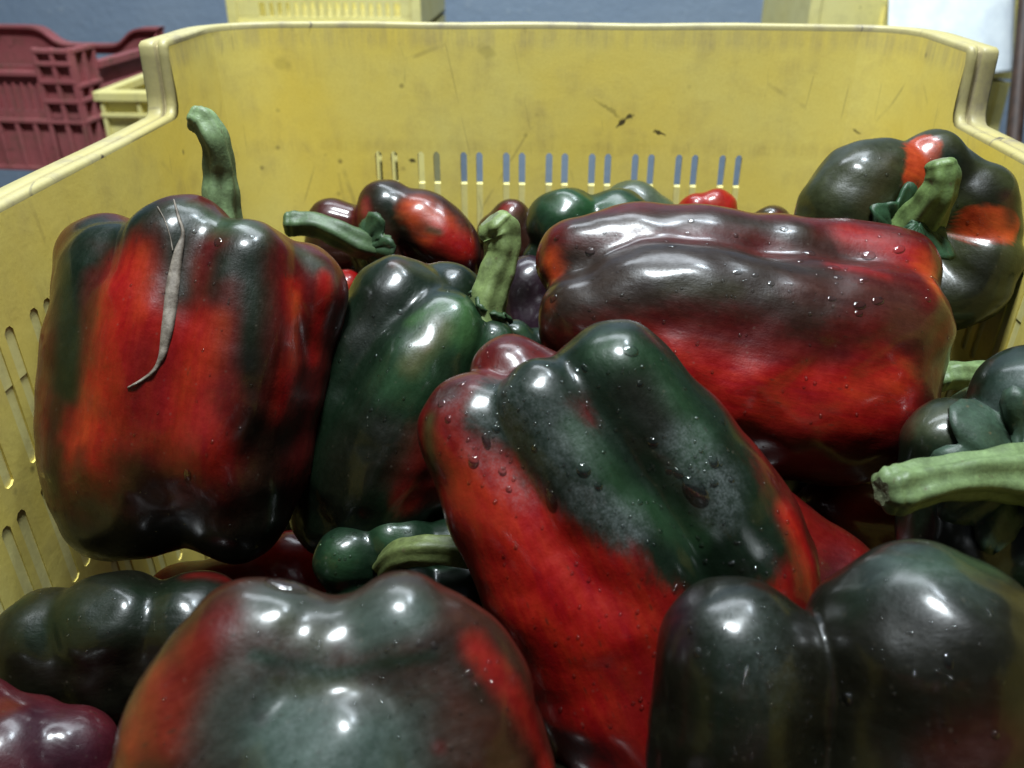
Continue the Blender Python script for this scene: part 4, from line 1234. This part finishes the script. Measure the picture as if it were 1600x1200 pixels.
red_crate(zb, 'dusty red plastic crate with a bowed handle, standing behind the left rim')
def lower_crate(mat, name, label, group, x0, x1, y0, y1, z0, z1, col_n=6, rows=3, rz=0.0):
    root = empty(name, ((x0 + x1) / 2, (y0 + y1) / 2, z0), label, 'crate', group, rz=rz)
    hx, hy, H = (x1 - x0) / 2, (y1 - y0) / 2, z1 - z0
    t = .005
    boxes_obj('end_wall', [((-hx, -hy + .008, .004), (hx, -hy + .008 + t, H - .012))], mat, root)
    boxes_obj('end_wall', [((-hx, hy - .008 - t, .004), (hx, hy - .008, H - .012))], mat, root)
    boxes_obj('side_wall', [((-hx + .001, -hy + .008 + t, .004), (-hx + .001 + t, hy - .008 - t, H - .012))], mat, root)
    boxes_obj('side_wall', [((hx - t - .001, -hy + .008 + t, .004), (hx - .001, hy - .008 - t, H - .012))], mat, root)
    boxes_obj('base', [((-hx, -hy + .006, 0), (hx, hy - .006, .004))], mat, root)
    boxes_obj('rim', [((-hx - .004, -hy - .004, H - .012), (hx + .004, -hy + .016, H)), ((-hx - .004, hy - .016, H - .012), (hx + .004, hy + .004, H)),
                      ((-hx - .004, -hy + .016, H - .0118), (-hx + .010, hy - .016, H - .0002)), ((hx - .010, -hy + .016, H - .0118), (hx + .004, hy - .016, H - .0002))], mat, root, bevel=.0015)
    side_ribs(root, mat, -hy + .008, (-hx, 0), (hx, H - .012), 'x', [-hx + .004 + (2 * hx - .008) * i / col_n for i in range(col_n + 1)], [H * (i + .35) / rows for i in range(rows)], -.008, .005)
    return root
lower_crate(M_RED, 'red_crate', 'lower red crate barely showing in the gap under the dusty red one', 'stacked red crates', -1.02, -0.63, 0.98, 1.28, zb - .20, zb - .030, 12, 3, rz=0.05)
for z0_, z1_ in ((0.0, zb - .20),):
    lower_crate(M_RED, 'red_crate', 'bottom red crate of the stack standing on the floor, hidden by the rim', 'stacked red crates', -1.02, -0.63, 0.98, 1.28, z0_, z1_, 12, 3, rz=0.05)
# short posts of the lower crate that carry the upper one
# yellow crate seen between the red one and the post
pY = at(150, 143, 1.15)
lower_crate(M_YBACK, 'yellow_crate', 'low yellow crate between the dusty red crate and the raised corner', 'yellow crates behind', pY.x, pY.x + 0.30, pY.y, pY.y + 0.26, 0.22, pY.z, 6, 7)
lower_crate(M_YBACK, 'yellow_crate', 'floor level yellow crate carrying the low yellow one', 'yellow crates behind', pY.x, pY.x + 0.30, pY.y, pY.y + 0.26, 0.0, 0.22, 6, 4)

# upright yellow slatted crates at the top edge
def lattice_crate(px0, px1, depth, z0, z1, s0, s1, sz0, label, nslot, dy=0.3):
    a = at(px0, 20, depth); b = on_plane_y(px1, 20, a.y)
    x0, x1 = a.x, b.x
    root = empty('yellow_crate', ((x0 + x1) / 2, a.y + dy / 2, z0), label, 'crate', 'yellow crates behind')
    hx, hy, H = (x1 - x0) / 2, dy / 2, z1 - z0
    w_ = x1 - x0
    nb = 6
    sA, sB = -hx + w_ * s0, -hx + w_ * s1
    # front face: posts, horizontal bars, slats
    zlo = sz0 - z0
    boxes_obj('front_wall', [((-hx, -hy, 0.0), (hx, -hy + .006, zlo)), ((-hx, -hy, zlo), (sA, -hy + .006, H)), ((sB, -hy, zlo), (hx, -hy + .006, H)), ((sA, -hy, H - .03), (sB, -hy + .006, H))], M_YBACK, root, bevel=.001)
    boxes_obj('post', [((-hx - .003, -hy - .006, 0), (-hx + w_ * .04, -hy - .0005, H))], M_YBACK, root, bevel=.001)
    boxes_obj('post', [((hx - w_ * .04, -hy - .006, 0), (hx + .003, -hy - .0005, H))], M_YBACK, root, bevel=.001)
    p = (sB - sA) / nslot
    for i in range(1, nslot):
        c = sA + i * p
        boxes_obj('slat', [((c - p * .27, -hy + .0005, zlo - .001), (c + p * .27, -hy + .0055, H - .029))], M_YBACK, root, bevel=.0006)
    zz = zlo + .018
    while zz < H - .04:
        boxes_obj('crossbar', [((sA - .001, -hy + .001, zz), (sB + .001, -hy + .0075, zz + .007))], M_YBACK, root, bevel=.0006)
        zz += .040
    boxes_obj('side_wall', [((-hx, -hy + .006, 0), (-hx + .005, hy, H))], M_YBACK, root)
    boxes_obj('side_wall', [((hx - .005, -hy + .006, 0), (hx, hy, H))], M_YBACK, root)
    boxes_obj('back_wall', [((-hx + .005, hy - .005, 0), (hx - .005, hy, H))], M_YBACK, root)
    boxes_obj('base', [((-hx, -hy + .006, -.0005), (hx, hy, .004))], M_YBACK, root)
    boxes_obj('lip', [((-hx - .001, -hy - .004, zlo - .012), (hx + .001, -hy - .0002, zlo - .006))], M_YBACK, root, bevel=.0008)
    return root
dA = 1.25
za = at(500, 26, dA).z
lattice_crate(360, 655, dA, za - 0.02, za + .26, .155, .90, za, 'yellow slatted crate at the top left, upper one of its stack', 17)
lattice_crate(360, 655, dA, za - 0.30, za - .024, .155, .90, za - .26, 'yellow slatted crate seen through the leftmost slots, middle of its stack', 17)
lattice_crate(360, 655, dA, 0.0, za - .304, .155, .90, 0.03, 'yellow slatted crate on the floor at the bottom of the left stack', 17)
dB = 1.15
zb2 = at(1380, 60, dB).z
lattice_crate(1267, 1600, dB, zb2 - .05, zb2 + .24, .33, .66, zb2 - .02, 'yellow slatted crate at the top right behind the white sheet', 9)
lattice_crate(1267, 1600, dB, 0.0, zb2 - .054, .33, .66, 0.05, 'tall yellow crate on the floor under the top right one', 9)

# white perforated sheet hanging in front of the right crate
def sheet():
    V, Fc = [], []
    nx, nz = 26, 34
    d = dB - 0.035
    tl, tr, bl, br = at(1392, -90, d), at(1588, -90, d), at(1386, 130, d), at(1583, 112, d - .0)
    for j in range(nz + 1):
        for i in range(nx + 1):
            u, v = i / nx, j / nz
            p = (tl * (1 - u) + tr * u) * (1 - v) + (bl * (1 - u) + br * u) * v
            p = p + Vector((0, 0.002 * math.sin(u * 5 + v * 3), 0))
            V.append(tuple(p))
    for j in range(nz):
        for i in range(nx):
            a = j * (nx + 1) + i
            Fc.append((a, a + 1, a + nx + 2, a + nx + 1))
    m, nt, b = new_mat('white_sheet')
    co = nd(nt, 'ShaderNodeNewGeometry').outputs['Position']
    n1 = noise(nt, co, 40, 5, .6)
    nt.links.new(mixc(nt, mapr(nt, n1, .35, .65, 0, 1), (0.58, 0.64, 0.68), (0.70, 0.76, 0.78)), b.inputs['Base Color'])
    b.inputs['Roughness'].default_value = .8
    bump(nt, b, n1, .3, .002)
    o = mesh_obj('paper_sheet', V, Fc, m)
    md = o.modifiers.new('thick', 'SOLIDIFY'); md.thickness = 0.0006
    tag(o, 'plain pale blue white sheet hanging at the top right', 'paper sheet')
sheet()

def pole():
    m, nt, b = new_mat('dark_wood')
    co = nd(nt, 'ShaderNodeNewGeometry').outputs['Position']
    mp = nd(nt, 'ShaderNodeMapping'); mp.inputs['Scale'].default_value = (1, 1, .1)
    nt.links.new(co, mp.inputs['Vector'])
    n1 = noise(nt, mp.outputs[0], 160, 5, .6)
    nt.links.new(mixc(nt, mapr(nt, n1, .35, .65, 0, 1), (0.022, 0.012, 0.009), (0.055, 0.028, 0.018)), b.inputs['Base Color'])
    b.inputs['Roughness'].default_value = .6
    d = 0.98
    a, c = at(1609, -60, d), at(1575, 330, d)
    dirv = (a - c)
    base = c + dirv * ((0.0 - c.z) / dirv.z)
    top = c + dirv * ((CAMZ + .5 - c.z) / dirv.z)
    V, Fc = [], []
    seg = 12
    for i in range(31):
        p = base.lerp(top, i / 30)
        for j in range(seg):
            an = 2 * math.pi * j / seg
            r = .0085 * (1 + .06 * math.sin(3 * an + i))
            V.append((p.x + r * math.cos(an), p.y + r * math.sin(an), p.z))
    for i in range(30):
        for j in range(seg): Fc.append((i * seg + j, i * seg + (j + 1) % seg, (i + 1) * seg + (j + 1) % seg, (i + 1) * seg + j))
    Fc.append(tuple(range(seg))[::-1]); Fc.append(tuple(30 * seg + j for j in range(seg)))
    o = mesh_obj('wooden_pole', V, Fc, m)
    tag(o, 'dark slanted wooden pole at the right edge beyond the crate', 'pole')
pole()

# a crate the main crate stands on
lower_crate(M_YBACK, 'yellow_crate', 'yellow crate on the floor carrying the big crate of peppers', 'yellow crates behind', -0.17, 0.17, -0.07, 0.50, 0.0, CAMZ - H_BASE - .0045, 8, 4)
